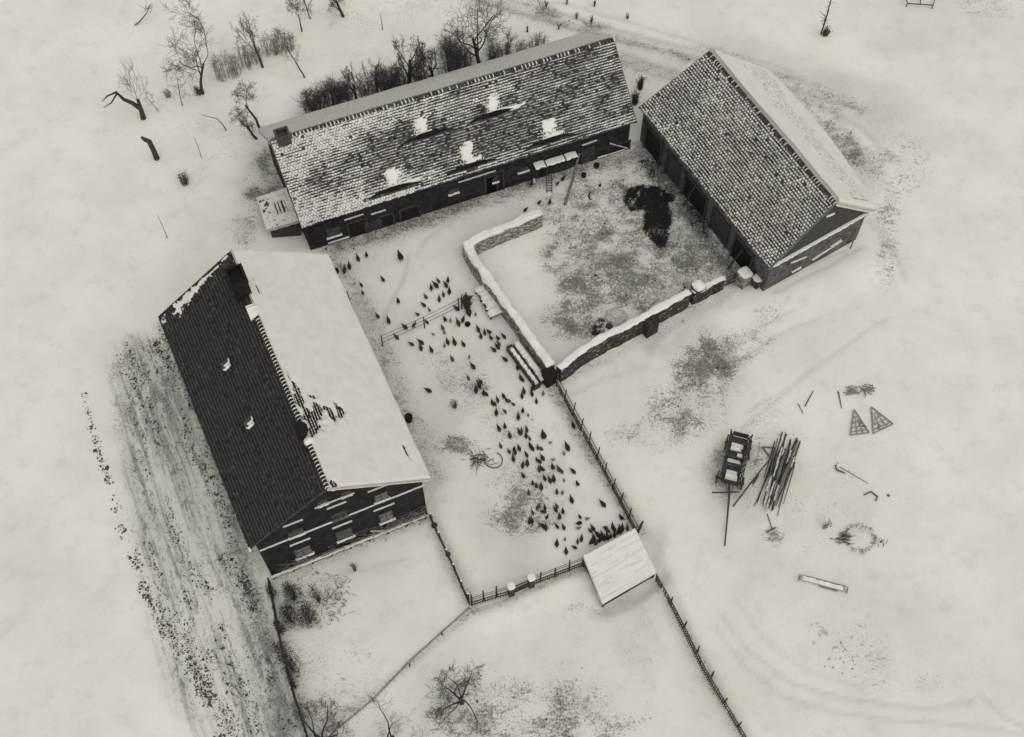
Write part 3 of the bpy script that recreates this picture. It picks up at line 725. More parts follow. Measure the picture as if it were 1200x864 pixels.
gw(418, 532, 482, 462, True, pane='pane_grey'); gw(625, 445, 690, 375, True); gw(838, 355, 896, 288, True, pane='pane_grey')
# espalier twigs and low rail along the foot of the gable
rd = random.Random(4)
vine = thing('climbing_vine', gf.pt(gf.len*.6, .2, 0), 'leafless climbing twigs trained along the foot of the farmhouse gable', 'vine')
mb = MB()
for i in range(46):
    a = rd.uniform(.3, gf.len-.2)
    if i > 8 and a < 3.2 and rd.random() < .5: continue
    p = gf.pt(a, .12, 0); pts = [p]; h = rd.uniform(.5, 1.9)
    for k in range(5): pts.append(pts[-1]+gf.ex*rd.uniform(-.3, .35)+gf.ez*h/5+gf.ey*rd.uniform(-.02, .05))
    mb.tube(pts, [.02, .017, .014, .012, .009, .005], 4)
    for k in range(1, 5):
        s_ = rd.choice((-1, 1)); mb.tube([pts[k], pts[k]+gf.ex*.25*s_+gf.ez*.08, pts[k]+gf.ex*.45*s_+gf.ez*.2], [.01, .008, .004], 3)
mb.build('stems', M['twig_pale'], vine)
rail = thing('low_rail', gf.pt(0, .5, 0), 'low snow topped rail running along the foot of the farmhouse gable', 'rail')
mb = MB(); A_, B_ = g(318, 677, .3), g(500, 604, .3); L_ = (B_-A_).length; ex = (B_-A_).normalized()
fr = Frame((A_.x, A_.y, 0), ex, Vector((ex.y, -ex.x, 0)), (0, 0, 1))
mb.box(fr, 0, L_, -.06, .06, .22, .30); lump(mb, fr, 0, L_, -.07, .08, .30, .36, 1, 3)
mb.build('rail', [M['wood'], M['snow']], rail)
for k in range(9):
    mb = MB(); a = .1+k*(L_-.2)/8; mb.box(fr, a-.05, a+.05, -.05, .05, -.3, .218); mb.build('post', M['wood'], rail)
# trestle leaning by the gable
tr = thing('sawhorse', gp(446, 627), 'pale wooden sawhorse leaning by the farmhouse gable', 'sawhorse')
b0 = gp(446, 629)
mb = MB()
for dx in (-.28, .28):
    for dy in (-.18, .22):
        mb = MB(); mb.bar(b0+Vector((dx*1.15, dy*1.5, -.02)), b0+Vector((dx, 0, .75)), .05, .05); mb.build('leg', M['wood_pale'], tr)
mb = MB(); mb.bar(b0+Vector((-.45, 0, .78)), b0+Vector((.45, 0, .78)), .09, .09); mb.build('beam', M['wood_pale'], tr)

# ---- long north barn
R0, R1, E0, E1, F0, F1 = corners((317, 166), (719, 46), (354, 267), (746, 143), None, None, 2.85, 6.09)
yawB = math.atan2((R1-R0).y, (R1-R0).x)
barn = thing('long_barn', Vector(((E0.x+F1.x)/2, (E0.y+F1.y)/2, 0)), 'long low barn with eyebrow roof vents and snow streaked tiles behind the yard', 'barn')
brB = brick_mat('barn brick', yawB, .02, .042, .03)
wmb, e0, r0, f0, e1, r1, f1 = prism_walls(R0, R1, E0, E1, F0, F1, .2, .35)
wmb.build('wall', brB, barn)
sB, sB2 = Slope(R0, R1, E0, E1), Slope(R0, R1, F0, F1)
EY = [(577, 131), (500, 155), (551, 191), (644, 161), (461, 218)]
SP = [(577, 121, .36, .38), (600, 126.5, .75, .12), (492.5, 147, .36, .42), (546, 179, .38, .46), (554, 187, .5, .12), (642.5, 149, .40, .40), (650, 157, .5, .12), (459, 207, .40, .40), (472, 216, .8, .12)]
ey = [sB.inv(*q) for q in EY]; sp = [(sB.inv(x, y), ra, rw) for x, y, ra, rw in SP]
def bumpB(a, w):
    h = 0
    for ca, cw in ey:
        lip = cw+.10*(a-ca)**2
        if w > lip: continue
        d = (lip-w)/1.5
        if d > 1: continue
        h += .40*math.exp(-((a-ca)/.85)**2)*(1-d)**1.3
    return h
def covB(a, w):
    u, v = a/sB.L, w/sB.D
    base = .76-.56*min(1, max(0, u-.02)*2.0)
    base += .35*max(0, 1-v*4)*max(0, 1-abs(u-.25)*3)
    base -= .45*math.exp(-((u-.30)/.14)**2-((v-.50)/.22)**2)+.55*math.exp(-((u-.09)/.03)**2-((v-.60)/.14)**2)+.22*math.exp(-((u-.58)/.2)**2-((v-.60)/.22)**2)
    base += .42*math.exp(-((u-.22)/.16)**2-((v-.92)/.12)**2)+.22*math.exp(-((u-.45)/.22)**2-((v-.15)/.12)**2)
    base += .12*(v > .88)
    nn = float(fbm(a*1.1, w*1.9, 14, 4)); base += 1.0*(nn-.5)
    base += (.55 if u < .5 else .3)*(float(vnoise(a*4.3, w*6.2, 91))-.5)
    for ca, cw in ey:
        lip = cw+.10*(a-ca)**2
        if 0 < w-lip < .30*math.exp(-((a-ca)/1.0)**2)+.12 and abs(a-ca) < 1.5: return .0
    return min(.92, max(.15, base))
roofB = deck(sB).build('roof', M['black'], barn); roofB['label'] = 'tiled roof side facing the yard'
tiles(sB, .155, .175, covB, bumpB, 5, .03, .99, .92, .008, (-.01, .12)).build('roof_tile', [M['tileB'], M['snow_tile'], M['black'], M['tileB_light']], roofB)
for k, ((ha, hw), ra, rw) in enumerate(sp):
    sub = Slope(sB.P(ha-ra*1.6, hw-rw*1.8), sB.P(ha+ra*1.6, hw-rw*1.8), sB.P(ha-ra*1.6, hw+rw*1.8), sB.P(ha+ra*1.6, hw+rw*1.8))
    def tt(a, w, ha=ha, hw=hw, ra=ra, rw=rw):
        u = (a-ra*1.6)/ra; v = (w-rw*1.8)/rw
        u = u+.35*v
        d = max(abs(u), abs(v))*.4+.6*math.hypot(u, v)+1.5*(float(fbm(a*4+k, w*9, 22, 4))-.5)
        return bumpB(ha-ra*1.6+a, hw-rw*1.8+w)+max(-.02, min(.05, (1-d)*.25))+.02
    blanket(sub, tt, 30, 24, (0, 0), (0, 0)).build('roof_snow', M['snow'], roofB)
for ca, cw in ey:
    mb = MB(); pr = None
    for i in range(17):
        a = ca-1.7+3.4*i/16; lip = cw+.10*(a-ca)**2; h = .40*math.exp(-((a-ca)/.85)**2); g_ = math.exp(-((a-ca)/1.0)**2)
        cur = [sB.P(a, lip+.04+.26*g_, .05), sB.P(a, lip+.0, h+.03)]
        if pr and g_ > .04: mb.quad(pr[0], cur[0], cur[1], pr[1])
        pr = cur
    mb.build('roof_vent', M['black'], roofB)  # vent opening, its black strip drawn below the lip to paint the shade
roofB2 = deck(sB2).build('roof', M['tileB'], barn); roofB2['label'] = 'far roof side under grey snow'
blanket(sB2, lambda a, w: .14+.05*float(fbm(a*.6, w*.6, 3, 3))+(.0 if w > .25 else -.06), 160, 36, (.1, .1), (-.16, .12)).build('roof_snow', M['snow_grey'], roofB2)
ridge_caps(R0+(R1-R0)*.05, R1, .10, .22, .6, 7, .05).build('ridge_tiles', [M['tileB'], M['snow_tile']], barn)
vb = MB()
for a, b in ((R0, E0), (R1, E1), (R0, F0), (R1, F1)):
    vb = MB(); vb.bar(a-Vector((0, 0, .1)), b-Vector((0, 0, .1)), .07, .18)
    vb.build('verge_board', M['wood_mid'], barn)
p = R0+(R1-R0)*.035; mk = mat('chimney brick', .05, .10, 8)
c3 = chimney(barn, Vector((p.x, p.y, p.z-.3)), yawB, .75, .75, .75, mk)
bf = wall_frame(e0, e1, E0-R0)
zb3 = lambda x, y: (290+x/4, 100+y/4)
zb4 = lambda x, y: (540+x/4, 40+y/4)
def bw_(z, xa, ya, xb, yb, kind, sn=False, lab=None, pane='glass'):
    A_, B_ = on_wall(bf, *z(xa, ya)), on_wall(bf, *z(xb, yb)); a0, a1 = sorted((A_[0], B_[0])); z0, z1 = sorted((A_[1], B_[1]))
    if kind == 'w': return window(barn, bf, a0, a1, max(z0, .5), min(z1, 2.4), sn, seed=int(xa), label=lab, pane=pane)
    mb = MB(); z1 = min(z1, 2.35)
    mb.box(bf, a0, a1, .004, .03, .0, z1, 0)
    mb.box(bf, a0-.09, a0-.001, .004, .06, 0, z1+.09, 1); mb.box(bf, a1+.001, a1+.09, .004, .06, 0, z1+.09, 1); mb.box(bf, a0, a1, .004, .058, z1+.001, z1+.088, 1)
    if kind == 'd':
        k = a0+.02
        while k < a1-.05:
            mb.box(bf, k, min(k+.15, a1-.01), .031, .05, .03, z1-.03, 2); k += .17
        mb.box(bf, a0+.05, a1-.05, .051, .075, .35, .45, 1); mb.box(bf, a0+.05, a1-.05, .051, .075, z1-.5, z1-.4, 1)
    o = mb.build('door' if kind == 'd' else 'doorway', [M['black'], M['wood'], M['wood']], barn)
    if kind == 'd':
        hb = MB(); hb.box(bf, a1-.18, a1-.12, .076, .11, 1.0, 1.14); hb.build('handle', M['metal'], o)
    if lab: o['label'] = lab
    return o
bw_(zb3, 375, 715, 430, 660, 'w', True)
bw_(zb3, 480, 700, 552, 625, 'o'); bw_(zb3, 560, 690, 620, 630, 'd'); bw_(zb3, 625, 665, 678, 600, 'o')
bw_(zb3, 722, 640, 800, 560, 'o', lab='wide black doorway')
bw_(zb3, 945, 512, 985, 480, 'w', True); bw_(zb3, 1115, 470, 1195, 400, 'o')
bw_(zb4, 120, 730, 165, 660, 'o'); bw_(zb4, 150, 695, 172, 665, 'w', True); bw_(zb4, 270, 650, 315, 620, 'w', True)
bw_(zb4, 360, 700, 400, 620, 'o'); bw_(zb4, 440, 680, 520, 600, 'd'); bw_(zb4, 570, 600, 620, 530, 'd'); bw_(zb4, 690, 570, 790, 500, 'o')
for q in ((455, 635, 545, 608), (580, 608, 650, 588), (380, 745, 480, 712), (990, 462, 1165, 400)):
    A_, B_ = on_wall(bf, *zb3(q[0], q[1]), .1), on_wall(bf, *zb3(q[2], q[3]), .1)
    zz = (A_[1]+B_[1])/2
    if 0.05 < zz < 2.6: ledge(barn, bf, A_[0], zz, B_[0], zz, .10, .05, .02, 'ledge', int(q[0]))
for q in ((700, 515, 785, 545), (570, 525, 640, 500), (640, 608, 770, 565)):
    A_, B_ = on_wall(bf, *zb4(q[0], q[1]), .1), on_wall(bf, *zb4(q[2], q[3]), .1)
    ledge(barn, bf, A_[0], max(.15, A_[1]), B_[0], max(.15, B_[1]), .10, .05, .02, 'ledge', int(q[0]))
# snowed lean-to shelf over the hen hatch
A_, B_ = on_wall(bf, 628, 199, .5), on_wall(bf, 677, 183, .5); zz = (A_[1]+B_[1])/2
shelf = MB(); shelf.box(bf, A_[0], B_[0], .004, .55, zz-.06, zz)
for a in (A_[0]+.1, (A_[0]+B_[0])/2, B_[0]-.1): shelf.bar(bf.pt(a, .5, zz-.06), bf.pt(a, .02, zz-.6), .05, .05)
sh = shelf.build('porch_shelf', M['wood'], barn)
sn_ = MB(); sn_.smooth = False
L3 = B_[0]-A_[0]
for u0, u1 in ((0, .24), (.27, .70), (.73, 1)):
    lump(sn_, bf, A_[0]+L3*u0, A_[0]+L3*u1, .12 if u0 else .03, .58, zz, zz+.10, 0, int(u0*50)); 
sn_.build('shelf_snow', M['snow'], sh)
# side lean-to at the left gable
P_ = [g(302, 232, 1.1), g(336, 221, 1.7), g(350, 258, 1.7), g(314, 268, 1.1)]
lt = thing('lean_to', (P_[0]+P_[2])/2*Vector((1, 1, 0)) if False else Vector(((P_[0].x+P_[2].x)/2, (P_[0].y+P_[2].y)/2, 0)), 'small snow roofed lean-to against the left gable of the long barn', 'lean-to')
sl_ = Slope(P_[1], P_[2], P_[0], P_[3])
deck(sl_, .1, .0).build('roof', M['wood'], lt)
lt_sn = blanket(sl_, lambda a, w: max(-.02, .09+.22*(float(fbm(a*1.8, w*1.8, 6, 3))-.5)-(.16 if abs(a-1.2) < .5 and abs(w-.8) < .4 and int(w*9) % 2 else 0)-(.1 if float(fbm(a*6, w*6, 16, 2)) > .66 else 0)), 50, 40, (.05, .08), (0, .1)); lt_sn.build('roof_snow', M['snow_roof'], lt)
mb = MB()
def dn(p, z): return Vector((p.x, p.y, z))
ctr = sum((dn(p, 0) for p in P_), Vector())/4
W_ = [dn(p, 0)*.9+ctr*.1 for p in P_]
mb.hexa([dn(p, -.3) for p in W_]+[Vector((w.x, w.y, P_[i].z-.16)) for i, w in enumerate(W_)])
mb.build('wall', M['wood'], lt)

# ---- east barn
R0, R1, E0, E1, F0, F1 = corners((830, 61), (979, 238), (749, 126), (901, 315), None, (1022, 247), 3.01, 6.19)
yawC = math.atan2((R1-R0).y, (R1-R0).x)
barn2 = thing('gabled_barn', Vector(((E0.x+F1.x)/2, (E0.y+F1.y)/2, 0)), 'shorter steep roofed barn with snow speckled tiles at the right side of the pen', 'barn')
brC = brick_mat('barn brick dusted with snow', yawC+math.pi/2, .05, .12, .16, .12)
wmb, e0, r0, f0, e1, r1, f1 = prism_walls(R0, R1, E0, E1, F0, F1, .12, .25)
wmb.build('wall', brC, barn2)
sC, sC2 = Slope(R0, R1, E0, E1), Slope(R0, R1, F0, F1)
def covC(a, w):
    c_ = .60+.30*(fbm(a*.9, w*.9, 44, 3)-.5)*2+.5*(vnoise(a*5.6, w*6.4, 47)-.5)
    if vnoise(a*2.3, w*2.3, 48) > .93: c_ = 1.2
    return min(1.1, max(.38, c_))
covC0 = covC
covC = lambda a, w: covC0(a, w)*.88
roofC = deck(sC).build('roof', M['black'], barn2); roofC['label'] = 'tiled roof side facing the pen'
tiles(sC, .17, .19, covC, seed=11, lift=.034, cap=.992, slen=.86, jit=.012, ins=(.05, .19)).build('roof_tile', [M['tileC'], M['snow_tile'], M['black'], M['tileC_light']], roofC)
roofC2 = deck(sC2).build('roof', M['tileC'], barn2); roofC2['label'] = 'far roof side under deep snow'
def tC2(a, w): return .22+.12*float(fbm(a*.5, w*.5, 33, 3))+.20*max(0, w/sC2.D-.6)
blanket(sC2, tC2, 110, 40, (.15, .1), (-.14, .15), lambda u: 1.15*math.sin(math.pi*min(1, max(0, u)))**.8).build('roof_snow', M['snow_roof'], roofC2)
# wind scoured tiles strip shows grey on the far slope
sub = Slope(sC2.P(.6, sC2.D*.42, .30), sC2.P(sC2.L*.97, sC2.D*.42, .30), sC2.P(.6, sC2.D*.95, .36), sC2.P(sC2.L*.97, sC2.D*.95, .36))
blanket(sub, lambda a, w: .12*min(1, (1-abs(w/sub.D-.5)*2)*1.8-.9+4.5*(float(fbm(a*1.1, w*2.2, 71, 5))-.5)), 200, 50, (0, 0), (0, 0)).build('scoured_snow', mat('thin dirty snow', (.50, .49, .465), (.70, .69, .65), 7, .4, .55, .8, .4, 12), roofC2)
ridge_caps(R0, R1, .10, .2, .4, 17, .035).build('ridge_tiles', [M['tileC'], M['snow_tile']], barn2)
vb = MB()
for a, b in ((R0, E0), (R1, E1), (R0, F0), (R1, F1)):
    vb = MB(); vb.bar(a-Vector((0, 0, .09)), b-Vector((0, 0, .09)), .06, .16)
    vb.build('verge_board', M['wood_mid'], barn2)
cf = wall_frame(e1, f1, R1-R0)
zc = lambda x, y: (780+x/4, 180+y/4)
# boarded dark triangle above a snowed ledge
bt = MB(); t0 = .03
tri = [cf.inv(e1), cf.inv(r1), cf.inv(f1)]
bt.add([cf.pt(tri[0][0]+.02, .05, tri[0][2]-.02), cf.pt(tri[1][0], .05, tri[1][2]-.02), cf.pt(tri[2][0]-.02, .05, tri[2][2]-.02), cf.pt(tri[0][0]+.02, .003, tri[0][2]-.02), cf.pt(tri[2][0]-.02, .003, tri[2][2]-.02)], [(0, 1, 2), (0, 2, 4, 3)])
brT = mat('boarded gable', .035, .075, 10, .35, .65, .9, .4, 12)
bt.build('boarded_gable', brT, barn2)
zl = (tri[0][2]+tri[2][2])/2
ledge(barn2, cf, .02, tri[0][2]-.1, tri[2][0]-.02, tri[2][2]-.1, .22, .06, .09, 'gable_ledge', 4)
def cl(x0, y0, x1, y1, nm='ledge', dp=.1, sn=.03):
    A_, B_ = on_wall(cf, *zc(x0, y0), dp), on_wall(cf, *zc(x1, y1), dp)
    ledge(barn2, cf, A_[0], max(.1, A_[1]), B_[0], max(.1, B_[1]), dp, .05, sn, nm, int(x0))
cl(690, 503, 830, 412); cl(590, 517, 665, 487); cl(775, 442, 828, 408); cl(755, 302, 795, 284, dp=.14, sn=.08); cl(470, 655, 900, 412, 'plinth', .14, .05)
A_, B_ = on_wall(cf, *zc(592, 550)), on_wall(cf, *zc(635, 508))
window(barn2, cf, A_[0], B_[0], min(A_[1], B_[1]), max(A_[1], B_[1]), True, seed=8, muntin=False)
# open bays and posts along the pen side
cs = wall_frame(e0, e1, E0-R0)
k = .6
i = 0
while k < cs.len-1.4:
    mb = MB(); w_ = (1.6, 1.2, 2.1, 1.5)[i % 4]
    mb.box(cs, k, k+w_, .003, .02, 0, 2.05, 0); mb.box(cs, k-.12, k-.001, .003, .12, 0, 2.2, 1); mb.box(cs, k+w_+.001, k+w_+.12, .003, .12, 0, 2.2, 1); mb.box(cs, k, k+w_, .003, .118, 2.06, 2.19, 1)
    if i % 2: 
        q = k+.03
        while q < k+w_-.1: mb.box(cs, q, q+.16, .021, .045, .04, 2.0, 1); q += .18
    o = mb.build('stable_door' if i % 2 else 'doorway', [M['black'], M['wood']], barn2); k += w_+.75; i += 1
st_ = MB(); rd = random.Random(2)
for i in range(5):
    a = rd.uniform(.4, cs.len-.4); st_ = MB(); st_.bar(cs.pt(a, rd.uniform(.5, .9), 0), cs.pt(a+rd.uniform(-.5, .5), .08, rd.uniform(1.5, 2.3)), .07, .07)
    o = st_.build('leaning_plank', M['wood'], None, cs.pt(a, .7, 0))
    tag(o, 'dark wooden plank leaning on the pen side wall of the steep roofed barn', 'plank', 'planks leaning along the steep roofed barn')
# strut at the right corner of the gable
A_, B_ = on_wall(cf, *zc(855, 420), .05), on_wall(cf, *zc(905, 345), .05)
mb = MB(); mb.bar(cf.pt(A_[0], .35, .1), cf.pt(B_[0], .04, 1.4), .07, .07); tag(mb.build('timber_prop', M['wood_mid'], None, cf.pt(A_[0], .35, 0)), 'slanting timber prop at the right corner of the steep roofed barn gable', 'prop')

# ================================================================== pen walls
def stone_wall(name, label, pts, hgt, wid, snow_t, mt, seed, bits=True, cover=1.0):
    """pts = ground points of the centre line"""
    rd = random.Random(seed); P = []
    for a, b in zip(pts, pts[1:]):
        k = max(1, int((b-a).length/.2))
        P += [a+(b-a)*i/k for i in range(k)]
    P.append(pts[-1]); root = thing(name, Vector((P[0].x, P[0].y, 0)), label, 'wall')
    body = MB(); cap = MB(); cap.smooth = True; nring = len(P); rr = []; cc = []
    for i, p in enumerate(P):
        d = (P[min(i+1, nring-1)]-P[max(i-1, 0)]); d.z = 0; d.normalize(); s = Vector((-d.y, d.x, 0))
        h = hgt+.24*(float(fbm(i*.22, seed*7.3, 3, 3))-.5); w = wid*(1+.5*(float(fbm(i*.3, seed*3.3, 5, 3))-.5))/2
        b = Vector((p.x, p.y, 0))+s*.12*(float(fbm(i*.3, seed*2.3, 6, 2))-.5)
        rr.append([b-s*w*1.12+Vector((0, 0, -.3)), b-s*w*1.0+Vector((0, 0, h*.5)), b-s*w*.95+Vector((0, 0, h)), b+s*w*.95+Vector((0, 0, h)), b+s*w*1.0+Vector((0, 0, h*.5)), b+s*w*1.12+Vector((0, 0, -.3))])
        c_ = w*cover*(1+.5*(float(fbm(i*.35, seed*5.3, 7, 3))-.5)); t = snow_t*(1+.7*(float(fbm(i*.25, seed*9.3, 9, 2))-.5))*(.5 if i in (0, nring-1) else 1)
        cc.append([b-s*c_*1.04+Vector((0, 0, h-.03)), b-s*c_*1.0+Vector((0, 0, h+t*.5)), b-s*c_*.55+Vector((0, 0, h+t)), b+s*c_*.5+Vector((0, 0, h+t*1.05)), b+s*c_*.98+Vector((0, 0, h+t*.55)), b+s*c_*1.04+Vector((0, 0, h-.03))])
    cc = [[p+Vector((rd.gauss(0, .018), rd.gauss(0, .018), rd.gauss(0, .016))) for p in c1_] for c1_ in cc]
    rr = [[p+Vector((rd.gauss(0, .012), rd.gauss(0, .012), rd.gauss(0, .012))) for p in c1_] for c1_ in rr]
    for src, m_ in ((rr, body), (cc, cap)):
        for i in range(nring-1):
            for j in range(5): m_.add([src[i][j], src[i+1][j], src[i+1][j+1], src[i][j+1]], [(0, 1, 2, 3)])
        m_.add(src[0], [(0, 1, 2, 3, 4, 5)]); m_.add(src[-1], [(5, 4, 3, 2, 1, 0)])
    body.build('masonry', mt, root); cap.build('snow_cap', M['snow'], root)
    return root
def at_h(x, y, h):
    p = g(x, y, h); return Vector((p.x, p.y, 0))
wallA = brick_mat('old yard wall stone', 0, .06, .18, .28, .5, .3, .11)
wallB = brick_mat('old yard wall brick', R_(28), .015, .045, .08, .22, .34, .1)
stone_wall('pen_wall', 'L shaped low stone wall with a thick rounded snow cap between yard and pen', [at_h(634, 249, 1.15), at_h(590, 266, 1.2), at_h(546, 285, 1.25), at_h(562, 312, 1.25), at_h(605, 372, 1.25), at_h(646, 428, 1.25)], 1.2, .48, .12, wallA, 1)
stone_wall('brick_wall', 'crumbling brick wall with snow on top closing the front of the pen', [at_h(655, 431, 1.45), at_h(690, 405, 1.45), at_h(722, 387, 1.45), at_h(765, 365, 1.45), at_h(808, 342, 1.45)], 1.45, .40, .08, wallB, 2)
stone_wall('boundary_wall', 'short lower wall with a thin snow line joining the pen front to the steep roofed barn', [at_h(812, 343, 1.2), at_h(848, 325, 1.2)], 1.2, .32, .05, wallB, 3)
def pier(name, label, x, y, w, d, h, yaw, snow=.1, mt=None, seed=0, cat='pillar', group=None):
    p = g(x, y); root = thing(name, (p.x, p.y, hz(p.x, p.y)), label, cat, group); rd = random.Random(seed)
    fr = gframe(p, yaw, 0); mb = MB()
    mb.box(fr, -w/2, w/2, -d/2, d/2, -.3, h*.85); mb.box(fr, -w/2-.05, w/2+.05, -d/2-.05, d/2+.05, h*.85+.001, h); mb.build('shaft', mt or wallB, root)
    if snow:
        c_ = MB(); c_.smooth = True; k = 10
        rings = []
        for s_, z_ in ((1.08, 0), (1.1, snow*.5), (.8, snow), (.3, snow*1.25)):
            rings.append([fr.pt(math.copysign(abs(math.cos(t))**.6, math.cos(t))*(w/2+.05)*s_*rd.uniform(.95, 1.05), math.copysign(abs(math.sin(t))**.6, math.sin(t))*(d/2+.05)*s_*rd.uniform(.95, 1.05), h+z_) for t in [2*math.pi*i/k for i in range(k)]])
        for a_, b_ in zip(rings, rings[1:]):
            for i in range(k): c_.add([a_[i], a_[(i+1) % k], b_[(i+1) % k], b_[i]], [(0, 1, 2, 3)])
        c_.add(rings[-1], [tuple(range(k))]); c_.build('snow_cap', M['snow'], root)
    return root
yw3 = math.atan2((g(808, 342)-g(655, 431)).y, (g(808, 342)-g(655, 431)).x)
pier('wall_pier', 'broken dark masonry pier where the pen walls and the yard fence meet', 643, 448, .62, .55, 1.2, yw3, 0, M['black'])
pier('wall_buttress', 'dark buttress in the middle of the crumbling brick wall', 761, 390, .75, .5, 1.35, yw3, 0, mat('sooty stone', .015, .05, 6))
pier('gate_pillar', 'masonry pillar with a pointed snow cap at the right end of the brick wall', 815, 351, .5, .55, 1.4, yw3, .2, wallB)
pier('corner_pillar', 'squat stone pillar beside the steep roofed barn corner', 869, 335, .55, .6, 1.35, yw3, .08, wallA)
pier('rubble_pier', 'low dark stub of wall under the barn corner', 889, 335, .9, .45, 1.0, yw3, .05, wallB)
gate_b = thing('wooden_gate', gp(858, 338), 'dark plank gate between the corner pillar and the pen wall', 'gate')
mb = MB(); A_, B_ = at_h(850, 332, .5), at_h(864, 326, .5)
for z_ in (.25, .65, 1.05): mb.bar(A_+Vector((0, 0, z_)), B_+Vector((0, 0, z_)), .04, .12)
mb.bar(A_+Vector((0, 0, .2)), B_+Vector((0, 0, 1.1)), .035, .1)
mb.build('boards', M['wood'], gate_b)
# rubble at the wall's foot and snow lumps
def boulder(name, label, cat, p, r, mt, seed, sq=.6, group=None, n_=10, mb=None):
    rd = random.Random(seed); own = mb is None; mb = mb or MB(); rings = []; z0 = p.z-r*.2
    for k, (s_, z_) in enumerate(((.8, -.1), (1, .25), (.85, .65), (.45, .95))):
        rings.append([Vector((p.x+math.cos(t)*r*s_*rd.uniform(.8, 1.2), p.y+math.sin(t)*r*s_*rd.uniform(.8, 1.2), z0+z_*r*sq*1.4)) for t in [2*math.pi*i/n_ for i in range(n_)]])
    for a_, b_ in zip(rings, rings[1:]):
        for i in range(n_): mb.add([a_[i], a_[(i+1) % n_], b_[(i+1) % n_], b_[i]], [(0, 1, 2, 3)])
    mb.add(rings[-1], [tuple(range(n_))])
    if own: return tag(mb.build(name, mt, None, p), label, cat, group)
boulder('rubble_heap', 'snow dusted rubble heap inside the pen by the brick wall', 'rubble heap', gp(722, 372), .62, M['snow_grey'], 3)
boulder('rubble_block', 'single dark stone block lying inside the pen by the rubble heap', 'stone', gp(714, 382), .22, M['wood'], 4)

# long feed trough by the pen wall
tro = thing('feeding_trough', gp(622, 428), 'long wooden feeding trough topped with snow along the pen wall', 'trough')
A_, B_ = g(601, 405, .35), g(634, 449, .35); A_.z = B_.z = 0; L_ = (B_-A_).length; ex = (B_-A_).normalized()
fr = Frame(A_, ex, Vector((ex.y, -ex.x, 0)), (0, 0, 1)); mb = MB()
mb.box(fr, 0, L_, .10, .36, .12, .18); mb.box(fr, 0, L_, .36, .41, .10, .46); mb.box(fr, 0, L_, .05, .098, .10, .46); mb.box(fr, -.05, -.001, .05, .41, .0, .5); mb.box(fr, L_+.001, L_+.05, .05, .41, 0, .5)
mb.build('trough_box', M['wood'], tro)
mb = MB(); mb.box(fr, 0, L_, -.32, .0, .5, .54, 0); lump(mb, fr, 0, L_, -.33, .0, .541, .62, 1, 7); mb.build('lid_board', [M['wood_mid'], M['snow']], tro)
mb = MB(); lump(mb, fr, .02, L_-.02, .11, .35, .19, .50, 0, 8); mb.build('trough_snow', M['snow'], tro)
for k in range(4):
    mb = MB(); a = .1+(L_-.2)*k/3; mb.box(fr, a-.04, a+.04, -.3, .04, -.1, .499); mb.build('leg', M['wood'], tro)
# snowed hutch/bench near the wire gate
hut = thing('snowed_bench', gp(567, 352), 'snow buried plank bench beside the pen wall and the wire fence', 'bench')
A_, B_ = g(556, 338, .4), g(575, 372, .4); A_.z = B_.z = 0; L_ = (B_-A_).length; ex = (B_-A_).normalized(); fr = Frame(A_, ex, Vector((ex.y, -ex.x, 0)), (0, 0, 1))
mb = MB(); mb.box(fr, 0, L_, -.75, 0, .34, .4, 0); lump(mb, fr, 0, L_, -.75, .03, .401, .5, 1, 5); mb.build('bench_top', [M['wood'], M['snow']], hut)
for k in range(4):
    mb = MB(); a = .1+(L_-.2)*k/3; mb.box(fr, a-.05, a+.05, -.08, -.01, -.1, .339); mb.build('leg', M['wood'], hut)

# ================================================================== ladder, leaning pole
lad = thing('ladder', gp(642, 226), 'short wooden ladder leading up to the snowed shelf of the long barn', 'ladder')
A_, B_ = gp(641, 226), gp(647, 226); T0 = bf.pt(bf.inv(g(641, 205))[0], .45, 1.25)
top = onplane(640, 203, bf.pt(0, .5, 0), bf.ey); dv = B_-A_
mb = MB()
for q in (Vector((0, 0, 0)), dv): mb.bar(A_+q, top+q, .05, .05)
mb.build('rail', M['wood'], lad); mb = MB()
for k in range(1, 8):
    p = A_+(top-A_)*k/8; mb.bar(p, p+dv, .035, .035)
mb.build('rung', M['wood'], lad)
tp = onplane(679, 180, bf.pt(0, .3, 0), bf.ey); bs = gp(662, 240); mb = MB(); mb.tube([bs, bs*.5+tp*.5+Vector((.03, 0, 0)), tp], [.09, .08, .07], 8)
tag(mb.build('leaning_pole', M['wood_mid'], None, bs), 'thick round pole leaning against the eave of the long barn', 'pole')

